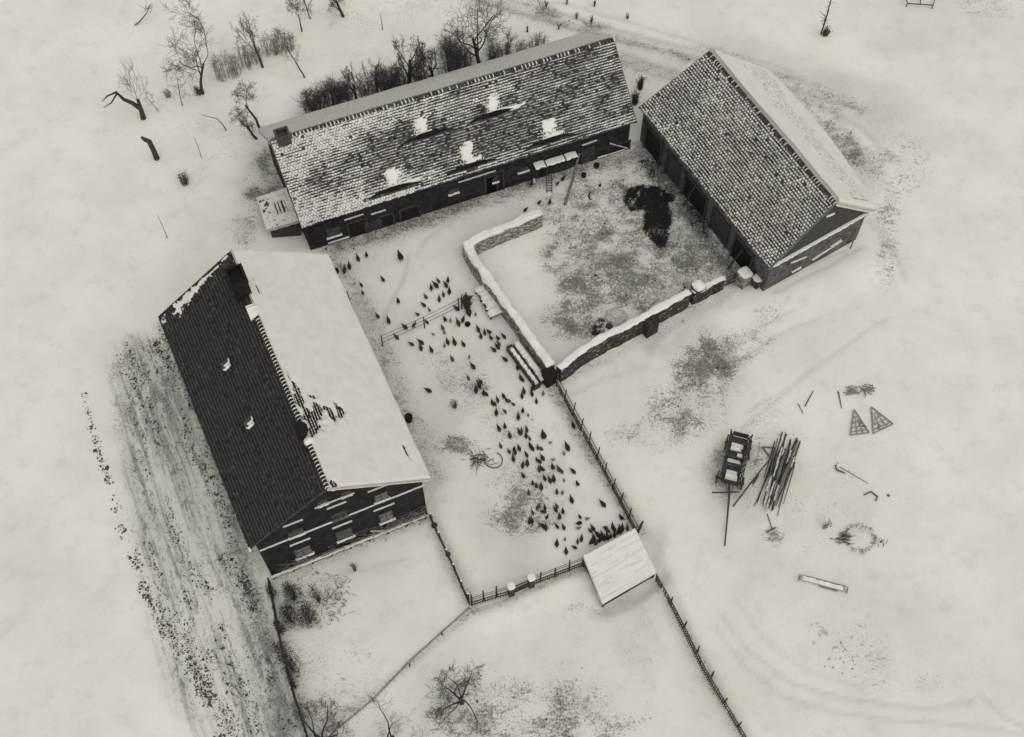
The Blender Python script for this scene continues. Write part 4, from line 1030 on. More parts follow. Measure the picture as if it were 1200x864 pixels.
# ================================================================== fences
def fence(name, label, path, hgt, post_px, post_h, pick=.13, mt='wood', rails=(.25, .75), plank=.035, lean=(0, 0), pw=.09, seed=0, snow=False, wires=(), jag=.1):
    rd = random.Random(seed); pts = [at_h(x, y, 0) for x, y in path]
    root = thing(name, Vector((pts[0].x, pts[0].y, hz(pts[0].x, pts[0].y))), label, 'fence')
    pk = MB(); rl = MB()
    for a, b in zip(pts, pts[1:]):
        L_ = (b-a).length; d = (b-a).normalized(); z0, z1 = hz(a.x, a.y), hz(b.x, b.y)
        for h in rails: rl.bar(a+Vector((0, 0, z0+hgt*h)), b+Vector((0, 0, z1+hgt*h)), .035, .07)
        for h in wires: rl.tube([a+Vector((0, 0, z0+h)), (a+b)/2+Vector((0, 0, (z0+z1)/2+h-.03)), b+Vector((0, 0, z1+h))], [.013]*3, 4)
        if pick:
            s = Vector((d.y, -d.x, 0))*.035; k = int(L_/pick)
            for i in range(k):
                p = a+d*(i+.5)*L_/k; h = hgt*rd.uniform(1-jag, 1); zz = z0+(z1-z0)*i/k
                if rd.random() < .03: continue
                j = Vector((rd.gauss(0, .015), rd.gauss(0, .015), 0))
                pk.bar(p+s+Vector((0, 0, zz-.05)), p+s+j+Vector((0, 0, zz+h)), plank, plank*.6, up=d)
    if pick: pk.build('pickets', M[mt], root)
    if rl.v: rl.build('rails', M[mt], root)
    for x, y in post_px:
        b = gp(x, y); h = post_h*rd.uniform(.88, 1.08); mb = MB()
        t = b+Vector((lean[0]+rd.gauss(0, .03), lean[1]+rd.gauss(0, .03), h)); mb.tube([b-Vector((0, 0, .2)), (b+t)/2, t], [pw*.55, pw*.5, pw*.42], 7)
        if snow: mb.tube([t, t+Vector((0, 0, .05)), t+Vector((0, 0, .08))], [pw*.5, pw*.5, pw*.1], 7, 1)
        mb.build('post', [M['wood'], M['snow']], root)
    return root
def lerp(a, b, t): return (a[0]+(b[0]-a[0])*t, a[1]+(b[1]-a[1])*t)
A_, B_ = (652, 452), (746, 625)
fence('paling_fence', 'long paling fence with leaning posts between the yard and the open snowfield', [A_, lerp(A_, B_, .5), B_], .75, [lerp(A_, B_, k/10) for k in range(11)], 1.35, .10, rails=(.3, .8), lean=(.10, .05), pw=.075, seed=1, wires=(1.0, 1.2))
A_, B_ = (770, 678), (880, 882)
fence('picket_fence', 'dense picket fence running from the slanted roof shed out of the picture', [A_, (791, 722), (824, 788), B_], .85, [lerp(A_, B_, k/7) for k in range(8)], .95, .12, plank=.05, seed=2, jag=.05)
fence('front_fence', 'picket fence left of the gate pillars closing the yard front', [(552, 711), (597, 697)], .75, [(553, 710), (567, 704), (582, 699)], 1.45, .13, seed=3, wires=(1.0, 1.25))
fence('front_fence', 'picket fence between the gate pillars and the slanted roof shed', [(624, 686), (684, 663)], .7, [(633, 682), (650, 676), (667, 669), (682, 663)], 1.45, .12, seed=4, wires=(1.0, 1.25))
ytf = math.atan2((g(624, 686)-g(597, 697)).y, (g(624, 686)-g(597, 697)).x)
pier('gate_post', 'left brick gate pillar of the pair capped with snow', 599, 697, .28, .28, 1.3, ytf, .04, M['wood'], 1)
pier('gate_post', 'right brick gate pillar of the pair capped with snow', 622.5, 687, .28, .28, 1.3, ytf, .04, M['wood'], 2)
gt = thing('garden_gate', gp(611, 692), 'dark slatted gate hung between the two brick gate pillars', 'gate')
mb = MB(); A_, B_ = gp(602, 695.5), gp(620, 688)
for z_ in (.15, .4, .65): mb.bar(A_+Vector((0, 0, z_)), B_+Vector((0, 0, z_)), .04, .12)
mb.build('boards', M['wood'], gt); mb = MB(); mb.bar(A_+Vector((0, 0, 1.0)), B_+Vector((0, 0, 1.0)), .05, .05); mb.build('top_rail', M['wood'], gt)
fence('garden_fence', 'low fence from the farmhouse corner to the yard front corner', [(504, 606), (514, 628), (530, 662), (551, 710)], .62, [(506, 609), (515, 630), (525, 652), (533, 668), (541, 688), (549, 704)], .95, .11, seed=5, pw=.11, snow=True)
for x, y, s_, l_ in ((509, 616, .17, 'snow capped dark clump on the garden fence nearest the farmhouse'), (525, 650, .15, 'snow capped dark clump on the garden fence half way along')):
    boulder('fence_clump', l_, 'bush', gp(x, y), s_, M['shrub'], int(x), .9)
fence('wire_fence', 'sagging low wire fence crossing the snow diagonally below the garden', [(551, 713), (518, 742), (480, 776), (438, 820), (392, 858), (372, 880)], .3, [(518, 744), (480, 781), (438, 822), (398, 851)], .62, 0, rails=(), wires=(.08, .3), pw=.07, seed=6)
fence('boundary_fence', 'dark narrow fence along the ploughed strip left of the garden', [(317, 682), (330, 752), (345, 812), (368, 884)], .8, [(318, 690), (326, 730), (335, 770), (345, 812), (355, 846)], .95, .07, plank=.06, seed=7, jag=.2)
A_, B_ = (448, 404), (562, 352)
fence('yard_wire_fence', 'three strand wire fence across the middle of the farmyard', [(448, 404), (497, 382)], .5, [(448.5, 405), (497.5, 384.5)], 1.15, 0, rails=(), wires=(.25, .6, .95), pw=.07, seed=8)
fence('yard_wire_fence', 'wire fence stretch with brushwood clump reaching the pen wall', [(497, 382), (539, 361)], .5, [(538, 363), (541, 362)], 1.25, 0, rails=(), wires=(.25, .6, .95), pw=.08, seed=9)
# tall post at the shed
mb = MB(); b_ = gp(748, 622); t_ = b_+Vector((.15, .05, 1.35)); mb.tube([b_, t_], [.07, .05], 7); tag(mb.build('gate_post', M['wood'], None, b_), 'tall dark post standing at the top corner of the slanted roof shed', 'post')

# ---- shed with slanted snow roof
P_ = [g(684, 652, 1.5), g(744, 620, 1.5), g(768.5, 671, .5), g(706.5, 707.5, .5)]
shd = thing('open_shed', Vector(((P_[0].x+P_[2].x)/2, (P_[0].y+P_[2].y)/2, 0)), 'small open fronted shed with one slanted roof under snow between the fences', 'shed')
slS = Slope(P_[0], P_[1], P_[3], P_[2]); rS = deck(slS, .07, 0).build('roof', M['wood'], shd)
def tS(a, w):
    t = .06+.07*(float(fbm(a*1.2, w*.8, 5, 3))-.5)-.05*(float(fbm(a*.8, w*9, 15, 3)) > .64)
    for k, ww in enumerate((.9, 1.35, 1.6, 2.2)):
        ln = (.3, .22, .75, .3)[k]
        if abs(w-ww-.12*a) < .02 and a < ln: t = .0
    return t
blanket(slS, tS, 60, 90, (.03, .03), (.03, .04)).build('roof_snow', M['snow_roof'], rS)
for a_, b_, nm in ((0, 3, 'back_wall'), (3, 2, 'back_wall'), (1, 2, 'back_wall')):
    p, q = P_[a_], P_[b_]; c_ = sum(P_, Vector())/4; p2 = p*.93+c_*.07; q2 = q*.93+c_*.07
    mb = MB(); d = Vector((q2.x-p2.x, q2.y-p2.y, 0)).normalized(); s_ = Vector((-d.y, d.x, 0))*.03
    mb.hexa([dn(p2-s_, -.2), dn(p2+s_, -.2), dn(q2+s_, -.2), dn(q2-s_, -.2), dn(p2-s_, p.z-.16), dn(p2+s_, p.z-.16), dn(q2+s_, q.z-.16), dn(q2-s_, q.z-.16)])
    mb.build('side_wall', M['wood'], shd)
for i in range(4):
    p = P_[i]*.95+(sum(P_, Vector())/4)*.05; mb = MB(); mb.bar(dn(p, -.2), dn(p, P_[i].z-.12), .1, .1); mb.build('post', M['wood'], shd)
for (x, y), z_ in (((686, 653), 1.6), ((742, 624), 1.6)):
    boulder('snow_lump', 'small snow lump on the '+('left' if x < 700 else 'right')+' top corner of the slanted roof shed', 'snow lump', g(x, y-1, z_-.1), .12, M['snow'], int(x), .8)

# ================================================================== bare trees and shrubs
def grow(out, p, d, L_, r, lev, rd, K):
    ns = K['seg'][lev]; pts = [p.copy()]; rad = [r]; d = d.copy()
    for i in range(ns):
        j = K['crook'][lev]
        d = (d+Vector((rd.gauss(0, j), rd.gauss(0, j), rd.gauss(0, j)*.7+K['up'][lev]))).normalized()
        p = p+d*L_/ns; pts.append(p.copy()); rad.append(max(r*(1-(i+1)/ns*(1-K['tip'][lev])), .004))
    out.append((lev, pts, rad))
    if lev+1 >= K['levels']: return
    nchild = K['n'][lev]
    for c_ in range(nchild):
        t = K['start'][lev]+(1-K['start'][lev])*(c_+rd.random()*.9)/nchild
        t = min(t, .999); f = t*ns; i = int(f); q = pts[i].lerp(pts[i+1], f-i)
        dd = (pts[i+1]-pts[i]).normalized(); az = c_*2.4+rd.uniform(-.6, .6)
        a = dd.cross(Vector((.31, .2, .93)));
        if a.length < .1: a = dd.cross(Vector((1, 0, 0)))
        a.normalize(); b = dd.cross(a); an = R_(K['ang'][lev]*rd.uniform(.7, 1.25))
        nd = dd*math.cos(an)+(a*math.cos(az)+b*math.sin(az))*math.sin(an)
        nd = (nd+Vector(K.get('bias', (0, 0, 0)))*.5).normalized()
        grow(out, q, nd, L_*K['len'][lev]*rd.uniform(.65, 1.2)*(1.15-.5*t if lev else 1), rad[i]*K['thin'][lev]*rd.uniform(.8, 1.1), lev+1, rd, K)
BASE = dict(levels=5, seg=[6, 5, 4, 3, 2], crook=[.10, .22, .25, .25, .2], up=[.05, .06, .04, .03, .02], tip=[.5, .3, .3, .3, .3], n=[5, 6, 6, 5], start=[.4, .25, .2, .15], ang=[42, 48, 48, 45], len=[.75, .62, .58, .6], thin=[.42, .45, .5, .6])
def tree(name, label, x, y, topy, width_px, seed, K=None, lean=(0, 0), r0=None, bark='bark', twig='twig', cat='tree', group=None, split=2, twr=1.0, H=None):
    k_ = dict(BASE); k_.update(K or {}); b = gp(x, y); H = H or height_at(x, y, topy)
    out = []; rd = random.Random(seed); grow(out, Vector((0, 0, 0)), Vector((lean[0], lean[1], 1)).normalized(), 1.0*k_.get('trunk', .5), (r0 or .035), 0, rd, k_)
    zm = max(q.z for _, P, _ in out for q in P); xs = [q.x for _, P, _ in out for q in P]; sc = H/zm
    want = width_px/20.0*(1+(300-y)/3500); have = (max(xs)-min(xs))*sc; sxy = sc*min(2.2, max(.5, want/max(have, .01)))
    root = thing(name, b, label, cat, group); T = MB(); W = MB(); T.smooth = True
    for lev, P, rad in out:
        pts = [Vector((b.x+q.x*sxy, b.y+q.y*sxy, b.z-.05+q.z*sc)) for q in P]
        if lev < split: T.tube(pts, [v*sc*(1 if lev == 0 else .9) for v in rad], 7 if lev == 0 else 5, cap=False)
        else: W.tube(pts, [max(v*sc*(.45 if lev < 3 else .3), .0075*twr) for v in rad], 3, cap=False)
    T.build('trunk', M[bark], root)
    if W.v: W.build('crown', M[twig], root)
    return root
old = dict(crook=[.12, .24, .28, .28, .25], n=[5, 5, 6, 6], trunk=.4, len=[1.05, .62, .62, .6], start=[.5, .3, .2, .2], thin=[.55, .5, .5, .6], tip=[.55, .25, .25, .3, .3])
tree('old_tree', 'tall gnarled bare tree with a wide crown hanging over to the left', 238, 110, 18, 62, 3, dict(old, bias=(-.3, 0, .1), ang=[36, 44, 46, 45], len=[1.25, .62, .6, .6], up=[.05, .0, -.02, -.03, 0]), (-.04, 0), r0=.016, twr=.7)
tree('bare_tree', 'tall slim bare tree with a forked top beside the hedge thicket', 308, 79, 8, 32, 12, dict(old, ang=[24, 36, 42, 40], n=[4, 6, 5, 4]), (0, 0), r0=.015, twr=.65)
tree('broken_tree', 'thick broken trunk with one bent limb reaching left and thin shoots above', 168, 139, 68, 40, 21, dict(levels=4, n=[5, 5, 5], ang=[30, 35, 40], crook=[.1, .25, .3, .3], start=[.7, .3, .2], thin=[.3, .5, .6], trunk=.3, len=[1.6, .6, .6]), (.1, 0), r0=.033, twig='twig_pale', split=1, twr=.7)
o = bpy.data.objects['broken_tree']; b = WL[o.name]; mb = MB(); z0 = b+Vector((.18, 0, 1.1))
mb.tube([z0-Vector((.1, 0, .2)), z0+Vector((-.55, .1, .25)), z0+Vector((-1.0, .2, .45)), z0+Vector((-1.35, .35, .95)), z0+Vector((-1.9, .2, .8)), z0+Vector((-2.3, 0, .5))], [.16, .13, .11, .085, .05, .02], 7)
mb.tube([z0+Vector((-1.3, .32, .9)), z0+Vector((-1.7, -.1, .5)), z0+Vector((-2.2, -.35, .35))], [.07, .045, .02], 5)
mb.build('limb', M['bark'], o)
mb = MB(); b = gp(184, 186); h = height_at(184, 186, 161); mb.tube([b-Vector((0, 0, .1)), b+Vector((0, 0, h*.4)), b+Vector((-.05, 0, h*.8)), b+Vector((-.28, 0, h*.9)), b+Vector((-.4, 0, h))], [.19, .16, .16, .13, .08], 9)
tag(mb.build('tree_stump', M['bark'], None, b), 'short broken off tree stump standing alone in the snow', 'stump')
sparse = dict(levels=4, n=[8, 4, 4], seg=[7, 4, 3, 2], start=[.3, .2, .2], ang=[60, 42, 40], len=[.42, .55, .55], thin=[.4, .6, .7], trunk=.9)
tree('young_tree', 'slender young tree with short side twigs standing alone near the hedge thicket', 357, 91, 40, 36, 5, sparse, r0=.014, twig='twig_pale', split=1, twr=.8)
tree('young_tree', 'slender bare tree cut by the top edge, directly above the slender young tree', 354, 37, -12, 34, 7, dict(old, ang=[30, 40, 40, 40]), r0=.013, split=1, twr=.7)
tree('young_tree', 'thin leaning sapling beside the slender tree at the top edge', 364, 22, -14, 12, 9, dict(sparse, n=[4, 3, 2]), (-.35, 0), r0=.014, split=1, twig='twig_pale')
tree('bare_tree', 'dark forked tree trunk cut by the top edge of the picture', 402, 19, -25, 26, 10, dict(old, start=[.2, .3, .2, .15], ang=[22, 38, 40, 40]), (-.08, 0), r0=.03)
tree('fruit_tree', 'small round crowned bare tree just left of the long barn chimney', 307, 157, 99, 34, 15, dict(old, start=[.75, .3, .2, .15], n=[6, 6, 5, 4], trunk=.55, len=[.6, .6, .6, .6], ang=[55, 45, 45, 45]), (-.12, 0), r0=.018, split=1, twr=.7)
tree('fruit_tree', 'low crooked bare tree spreading left beside the small round crowned tree', 301, 163, 128, 38, 16, dict(old, start=[.35, .3, .2, .15], n=[4, 6, 5, 4], crook=[.3, .35, .35, .3, .2], bias=(-.35, 0, .1)), (-.6, 0), r0=.026, split=2, twr=.7)
mb = MB(); b = gp(265, 153); mb.tube([b, b+Vector((-.1, 0, .6)), b+Vector((-.35, 0, 1.15)), b+Vector((-.9, 0, 1.35)), b+Vector((-1.4, .1, 1.5))], [.04, .035, .03, .02, .01], 5)
tag(mb.build('bent_sapling', M['bark_pale'], None, b), 'single leafless sapling bent over in an arch to the left', 'sapling')
mb = MB(); b = gp(163, 30); mb.tube([b-Vector((.3, 0, 0)), b+Vector((.1, .1, .25)), b+Vector((.6, .3, .7)), b+Vector((.9, .4, 1.1))], [.05, .05, .04, .02], 5)
rd = random.Random(3)
for k in range(16):
    q = b+Vector((rd.uniform(.55, .95), rd.uniform(.3, .5), rd.uniform(.7, 1.2))); mb.tube([q, q+Vector((rd.gauss(0, .25), rd.gauss(0, .25), rd.uniform(.05, .4)))], [.02, .008], 3)
tag(mb.build('fallen_branch', M['bark_pale'], None, b), 'leaning broken branch with a twiggy end in the top left snow', 'branch')
tree('sapling', 'pale weeping sapling between the broken tree and the tall gnarled tree', 214, 124, 87, 15, 31, dict(sparse, n=[9, 3, 3], up=[.05, -.25, -.2, 0]), r0=.012, bark='bark_pale', twig='twig_pale', split=1, twr=.6)
tree('sapling', 'pale thin sapling directly right of the broken tree trunk', 185, 131, 101, 14, 33, dict(sparse, n=[8, 4, 3]), r0=.012, bark='bark_pale', twig='twig_pale', split=1, twr=.7)
def shrub(name, label, x, y, topy, w_px, seed, n=26, group=None, mt='twig', cat='shrub', fan=.5, sub=5, thick=.014, sparse_=1.0):
    b = gp(x, y); H = height_at(x, y, topy); rd = random.Random(seed); W = w_px/20.5/2; mb = MB()
    for k in range(n):
        a = rd.uniform(0, 6.283); rr = math.sqrt(rd.random()); q = b+Vector((math.cos(a)*rr*W*fan*.8, math.sin(a)*rr*W*fan*.6, -.05))
        tip = b+Vector((math.cos(a)*rr*W, math.sin(a)*rr*W*.8, H*(1-.35*rr*rr)*rd.uniform(.7, 1.0))); pts = []
        for i in range(5):
            t = i/4; pts.append(q.lerp(tip, t)+Vector((rd.gauss(0, .05), rd.gauss(0, .05), .12*H*math.sin(t*3.14)))*(1 if i else 0))
        mb.tube(pts, [thick*1.6, thick*1.4, thick*1.1, thick*.8, thick*.5], 4, cap=False)
        for j in range(sub):
            i = rd.randrange(1, 4); s_ = pts[i].lerp(pts[i+1], rd.random()); d = Vector((rd.gauss(0, .4), rd.gauss(0, .4), rd.uniform(.1, .6)))*H*.28
            m_ = s_+d*.5+Vector((rd.gauss(0, .03), rd.gauss(0, .03), 0)); mb.tube([s_, m_, s_+d], [thick*.8, thick*.65, thick*.4], 3, cap=False)
            for _ in range(2):
                e = Vector((rd.gauss(0, .4), rd.gauss(0, .4), rd.uniform(0, .5)))*H*.14; mb.tube([m_, m_+e], [thick*.6, thick*.35], 3, cap=False)
    return tag(mb.build(name, M[mt], None, b), label, cat, group)
# hedge thicket at the top left
for k, (x, y, ty, w) in enumerate(((262, 92, 62, 22), (274, 88, 58, 22), (288, 80, 52, 22), (300, 72, 48, 20), (318, 62, 36, 24), (330, 60, 30, 22), (338, 58, 34, 18))):
    shrub('hedge_shrub', 'grey leafless bush in the thin hedge thicket at the top left', x, y, ty, w, 50+k, 20, 'bushes of the thin hedge thicket', 'twig_pale', fan=1.1, sub=4, thick=.012)
# dense row behind the long barn
zbig = dict(old, n=[6, 6, 6, 5], start=[.35, .25, .15, .1], ang=[48, 46, 46, 45], trunk=.38)
for k, (x, y, ty, w, lab) in enumerate(((372, 138, 103, 42, 'dense dark rounded bush behind the left end of the long barn'), (392, 130, 92, 34, 'upright dark bush second from the left behind the long barn'), (456, 112, 76, 36, 'low tangled dark bush behind the middle of the long barn'), (530, 92, 40, 34, 'tangled dark bush between the two large trees behind the long barn'))):
    shrub('dark_bush', lab, x, y, ty, w, 60+k, 62, None, 'twig', sub=8, fan=.6, thick=.0105)
for k, (x, y, ty, w, lab) in enumerate(((418, 122, 72, 40, 'feathery upright tree behind the long barn, left of its middle'), (444, 118, 74, 40, 'low spreading tree behind the long barn next to the feathery tree'), (506, 100, 44, 66, 'spreading dark tree behind the long barn, left of the largest crown'), (562, 84, 16, 82, 'largest bare tree with a wide dark crown behind the long barn'), (480, 104, 42, 36, 'pale twiggy tree between bush and spreading tree behind the long barn'), (596, 72, 40, 30, 'low arching tree behind the long barn near its right end'))):
    tree('row_tree', lab, x, y, ty, w, 70+k, zbig, r0=.022, split=2, twr=.7)
for k, (x, y, ty, w, lab) in enumerate(((612, 68, 46, 24, 'small pale bush by the arching tree behind the long barn'), (630, 60, 38, 26, 'last pale bush of the row near the barn ridge end'))):
    shrub('pale_bush', lab, x, y, ty, w, 80+k, 26, None, 'twig_pale', fan=.9, sub=4, thick=.012)
shrub('weed_tuft', 'dark tuft of weeds alone in the snow left of the long barn', 217, 216, 201, 14, 90, 30, None, 'twig', cat='weeds', fan=.6, sub=2, thick=.012)
shrub('weed_tuft', 'small dark twiggy tuft right of the broken tree', 197, 114, 104, 11, 91, 18, None, 'twig_pale', cat='weeds', fan=.8, sub=2, thick=.012)
shrub('weed_tuft', 'dark weeds at the foot of the tall gnarled tree', 233, 111, 100, 9, 92, 22, None, 'twig', cat='weeds', fan=.8, sub=2, thick=.014)
shrub('weed_tuft', 'dark brushwood bundle where the yard wire fence meets the pen wall', 547, 360, 345, 12, 93, 34, None, 'twig', cat='brushwood', fan=.8, sub=5, thick=.02)
shrub('weed_tuft', 'lone spiky weed tuft in the lower snow of the farmyard', 533, 478, 468, 9, 94, 18, None, 'twig', cat='weeds', fan=.6, sub=1, thick=.01)
shrub('weed_tuft', 'small spiky weed in the snow below the farmhouse gable', 416, 669, 658, 5, 95, 9, None, 'twig', cat='weeds', fan=.5, sub=1, thick=.012)
for k, (x, y, l_) in enumerate(((750, 105, 'dark weeds between the two barns, nearer the long barn corner'), (744, 122, 'dark leaning brush against the right corner of the long barn'))):
    shrub('weed_tuft', l_, x, y, y-16, 8, 96+k, 30, None, 'twig', cat='weeds', fan=.9, sub=2, thick=.018)
for k, (x, y, ty, w, lab) in enumerate(((406, 126, 92, 28, 'fine twiggy bush just left of the feathery upright tree behind the long barn'), (432, 120, 92, 28, 'fine twiggy bush at the foot of the low spreading tree behind the long barn'), (472, 108, 76, 28, 'fine twiggy bush at the foot of the pale twiggy tree behind the long barn'), (492, 103, 68, 28, 'fine twiggy bush left under the spreading dark tree behind the long barn'), (545, 88, 52, 26, 'fine twiggy bush left under the largest bare tree behind the long barn'), (582, 78, 48, 26, 'fine twiggy bush right under the largest bare tree behind the long barn'))):
    shrub('twiggy_bush', lab, x, y, ty, w, 260+k, 36, None, 'twig', sub=7, fan=.8, thick=.0095)
# bottom trees
tree('bare_tree', 'dark stubby bare tree spreading over the lower middle snow, seen from above', 541, 824, 779, 82, 103, dict(old, n=[7, 6, 6, 5], start=[.25, .2, .2, .1], ang=[68, 50, 48, 45], trunk=.42, len=[1.3, .6, .58, .6]), r0=.04, split=2, twr=.9, H=3.3)
tree('bare_tree', 'large dark gnarled tree over the boundary fence at the bottom left', 384, 872, 818, 84, 105, dict(old, n=[6, 7, 6, 5], start=[.3, .2, .2, .1], ang=[60, 50, 48, 45], trunk=.5, bias=(-.3, .1, 0)), (-.2, .1), r0=.04, split=2, twr=.8, H=3.6)
tree('bare_tree', 'sprawling pale bare tree at the bottom edge right of the gnarled one', 452, 880, 818, 88, 108, dict(old, n=[5, 5, 5, 5], start=[.25, .2, .2, .1], ang=[58, 50, 48, 45], trunk=.5), (.1, .1), r0=.035, split=2, twr=.7, H=3.4, twig='twig_pale')
# leafy garden shrubs
def leafy(name, label, x, y, topy, w_px, seed, n=900, cat='shrub', group=None, fill=1.0):
    b = gp(x, y); H = height_at(x, y, topy); W = w_px/20.5/2; rd = random.Random(seed); stems = MB(); lv = MB()
    root = thing(name, b, label, cat, group)
    for k in range(9):
        a = rd.uniform(0, 6.28); q = b+Vector((math.cos(a)*W*.7*rd.random(), math.sin(a)*W*.7*rd.random(), H*.9*rd.uniform(.6, 1))); stems.tube([b-Vector((0, 0, .05)), b.lerp(q, .5)+Vector((rd.gauss(0, .05), 0, 0)), q], [.025, .018, .008], 4)
    for k in range(n):
        a = rd.uniform(0, 6.28); e = rd.random()**.5; z = rd.random(); rr = W*e*math.sqrt(max(0, 1-(z*.9)**2))*(1+.35*math.sin(a*3+seed)+.2*math.sin(a*7+seed*2)); p = b+Vector((math.cos(a)*rr, math.sin(a)*rr, H*z))
        d = Vector((rd.gauss(0, 1), rd.gauss(0, 1), rd.gauss(.5, .8))).normalized(); s_ = d.cross(Vector((rd.gauss(0, 1), rd.gauss(0, 1), rd.gauss(0, 1)))).normalized()
        L_ = rd.uniform(.06, .15); lv.add([p-s_*.018, p+d*L_, p+s_*.018], [(0, 1, 2)])
    stems.build('stems', M['bark'], root); lv.build('foliage', M['shrub'], root)
    return root
leafy('garden_shrub', 'round dark shrub below the farmhouse gable, uppermost of the four', 345, 703, 687, 20, 1, 1100)
leafy('garden_shrub', 'dark shrub lowest left of the four below the farmhouse gable', 343, 730, 712, 22, 2, 1200)
leafy('garden_shrub', 'dark spiky shrub touching its left neighbour below the farmhouse gable', 364, 729, 711, 22, 3, 1200)
leafy('garden_shrub', 'thin half bare shrub beside the branch pile below the farmhouse gable', 374, 706, 686, 15, 4, 260)
leafy('garden_shrub', 'tall dark bush on the boundary fence above the gnarled tree', 345, 788, 754, 20, 5, 1500)
leafy('garden_shrub', 'small dark bush on the boundary fence just above its bend', 330, 742, 728, 9, 6, 420)
leafy('garden_shrub', 'dark low bush at the upper end of the boundary fence', 320, 699, 688, 10, 7, 380)
leafy('garden_shrub', 'narrow dark bush on the boundary fence below the tall one', 346, 806, 792, 8, 8, 300)
def brush(name, label, x, y, w, h_, n, seed, mt='straw', cat='brushwood', L_=.7, ang=None, z=.35, r=.018):
    b = gp(x, y); rd = random.Random(seed); mb = MB()
    for k in range(n):
        p = b+Vector((rd.gauss(0, w), rd.gauss(0, h_), rd.uniform(.0, z))); a = ang+rd.gauss(0, .35) if ang is not None else rd.uniform(0, 3.14); d = Vector((math.cos(a), math.sin(a), rd.gauss(0, .15)))*L_*rd.uniform(.4, 1)
        mb.tube([p-d/2, p+Vector((0, 0, .03)), p+d/2], [r*.6, r, r*.4], 4, cap=False)
    return tag(mb.build(name, M[mt], None, b), label, cat)
brush('branch_pile', 'snow flecked pile of cut branches beside the garden shrubs', 394, 702, .38, .6, 110, 1, 'twig', L_=.38, r=.013)
brush('twig_pile', 'small dark pile of twigs lying next to the hoop in the farmyard', 563, 541, .32, .25, 55, 2, 'twig', L_=.6)
# slim poles and saplings at the top
for (x, y, ty, l_, r) in ((448, 35, 15, 'single thin post in the snow above the long barn tree row', .03), (236, 185, 162, 'thin upright stick in the snow below the tall gnarled tree', .022), (196, 279, 252, 'thin leaning stick in the snow far left of the lean-to', .022), (962, 40, -6, 'tall slender bare pole like sapling at the top right', .05)):
    b = gp(x, y); h = height_at(x, y, ty); mb = MB(); mb.tube([b-Vector((0, 0, .1)), b+Vector((.04, 0, h*.5)), b+Vector((.0, 0, h))], [r, r*.8, r*.5], 6); rd = random.Random(x)
    if x == 962:
        for k in range(60):
            z = rd.uniform(.2, 1)*h; mb.tube([b+Vector((0, 0, z)), b+Vector((rd.gauss(0, .16), rd.gauss(0, .16), z+rd.uniform(0, .2)))], [.016, .008], 3)
    tag(mb.build('sapling' if x == 962 else 'thin_post', M['bark'], None, b), l_, 'sapling' if x == 962 else 'post')
shrub('weed_tuft', 'dark little bush at the foot of the slender top right sapling', 967, 42, 30, 9, 99, 20, None, 'twig', cat='weeds', fan=.9, sub=2, thick=.018)
for k, (x, y) in enumerate(((693, 26), (735, 22), (618, 38), (655, 35), (676, 22), (640, 8), (664, 5), (697, 8))):
    shrub('roadside_weed', 'tiny leafless weed tuft beside the snowed track at the top', x, y, y-9, 4, 200+k, 7, 'weeds along the snowed track', 'twig', cat='weeds', fan=.5, sub=1, thick=.014)

# ================================================================== the farm wagon and field gear
def px_frame(x0, y0, x1, y1, z=0):
    A_, B_ = g(x0, y0, z), g(x1, y1, z); A_.z = B_.z = 0; ex = (B_-A_).normalized(); fr = Frame(A_, ex, Vector((-ex.y, ex.x, 0)), (0, 0, 1)); return fr, (B_-A_).length
def wheel(parent, c, ax, rad, th=.06):
    ax = ax.normalized(); u = Vector((0, 0, 1)); v = ax.cross(u).normalized(); n_ = 20
    root = MB()
    for i in range(n_):
        t0, t1 = 2*math.pi*i/n_, 2*math.pi*(i+1)/n_
        o_ = lambda t, r: c+(u*math.cos(t)+v*math.sin(t))*r
        a = ax*th/2; p = [o_(t0, rad)-a, o_(t1, rad)-a, o_(t1, rad)+a, o_(t0, rad)+a, o_(t0, rad-.07)-a, o_(t1, rad-.07)-a, o_(t1, rad-.07)+a, o_(t0, rad-.07)+a]
        root.add(p, [(0, 1, 2, 3), (7, 6, 5, 4), (0, 4, 5, 1), (3, 2, 6, 7)])
    w = root.build('wheel', M['wood'], parent, c)
    sp_ = MB()
    for i in range(10):
        t = 2*math.pi*i/10; sp_.bar(c, c+(u*math.cos(t)+v*math.sin(t))*(rad-.05), .035, .035)
    sp_.build('spokes', M['wood'], w); hb = MB(); hb.tube([c-ax*.09, c+ax*.09], [.08, .08], 10); hb.build('hub', M['wood'], w)
fr, L_ = px_frame(867, 514, 855, 566, .6)
wag = thing('farm_wagon', fr.pt(L_/2, 0, 0), 'wooden four wheeled ladder wagon with snow in its bed, pole pointing down', 'wagon')
hw = .42
mb = MB(); mb.box(fr, -.05, L_+.02, -hw, hw, .55, .60); mb.build('bed', M['wood'], wag)
for sgn in (-1, 1):
    mb = MB()
    for z_, o_ in ((.62, .0), (.85, .07), (1.12, .14)): mb.bar(fr.pt(-.15, sgn*(hw+o_), z_), fr.pt(L_+.1, sgn*(hw+o_), z_), .055, .06)
    for k in range(9): a = -.05+k*(L_+.05)/8; mb.bar(fr.pt(a, sgn*hw, .58), fr.pt(a-.02, sgn*(hw+.17), 1.22), .04, .04)
    mb.build('side_rack', M['wood'], wag)
for a in (-.12, L_+.05):
    mb = MB()
    for z_ in (.64, .8, .96): mb.bar(fr.pt(a, -hw, z_), fr.pt(a, hw, z_), .045, .10)
    mb.build('end_board', M['wood'], wag)
for a in (.35, L_*.47, L_*.62):
    mb = MB(); mb.bar(fr.pt(a, -hw-.04, .8), fr.pt(a, hw+.04, .8), .1, .08); mb.build('cross_beam', M['wood'], wag)
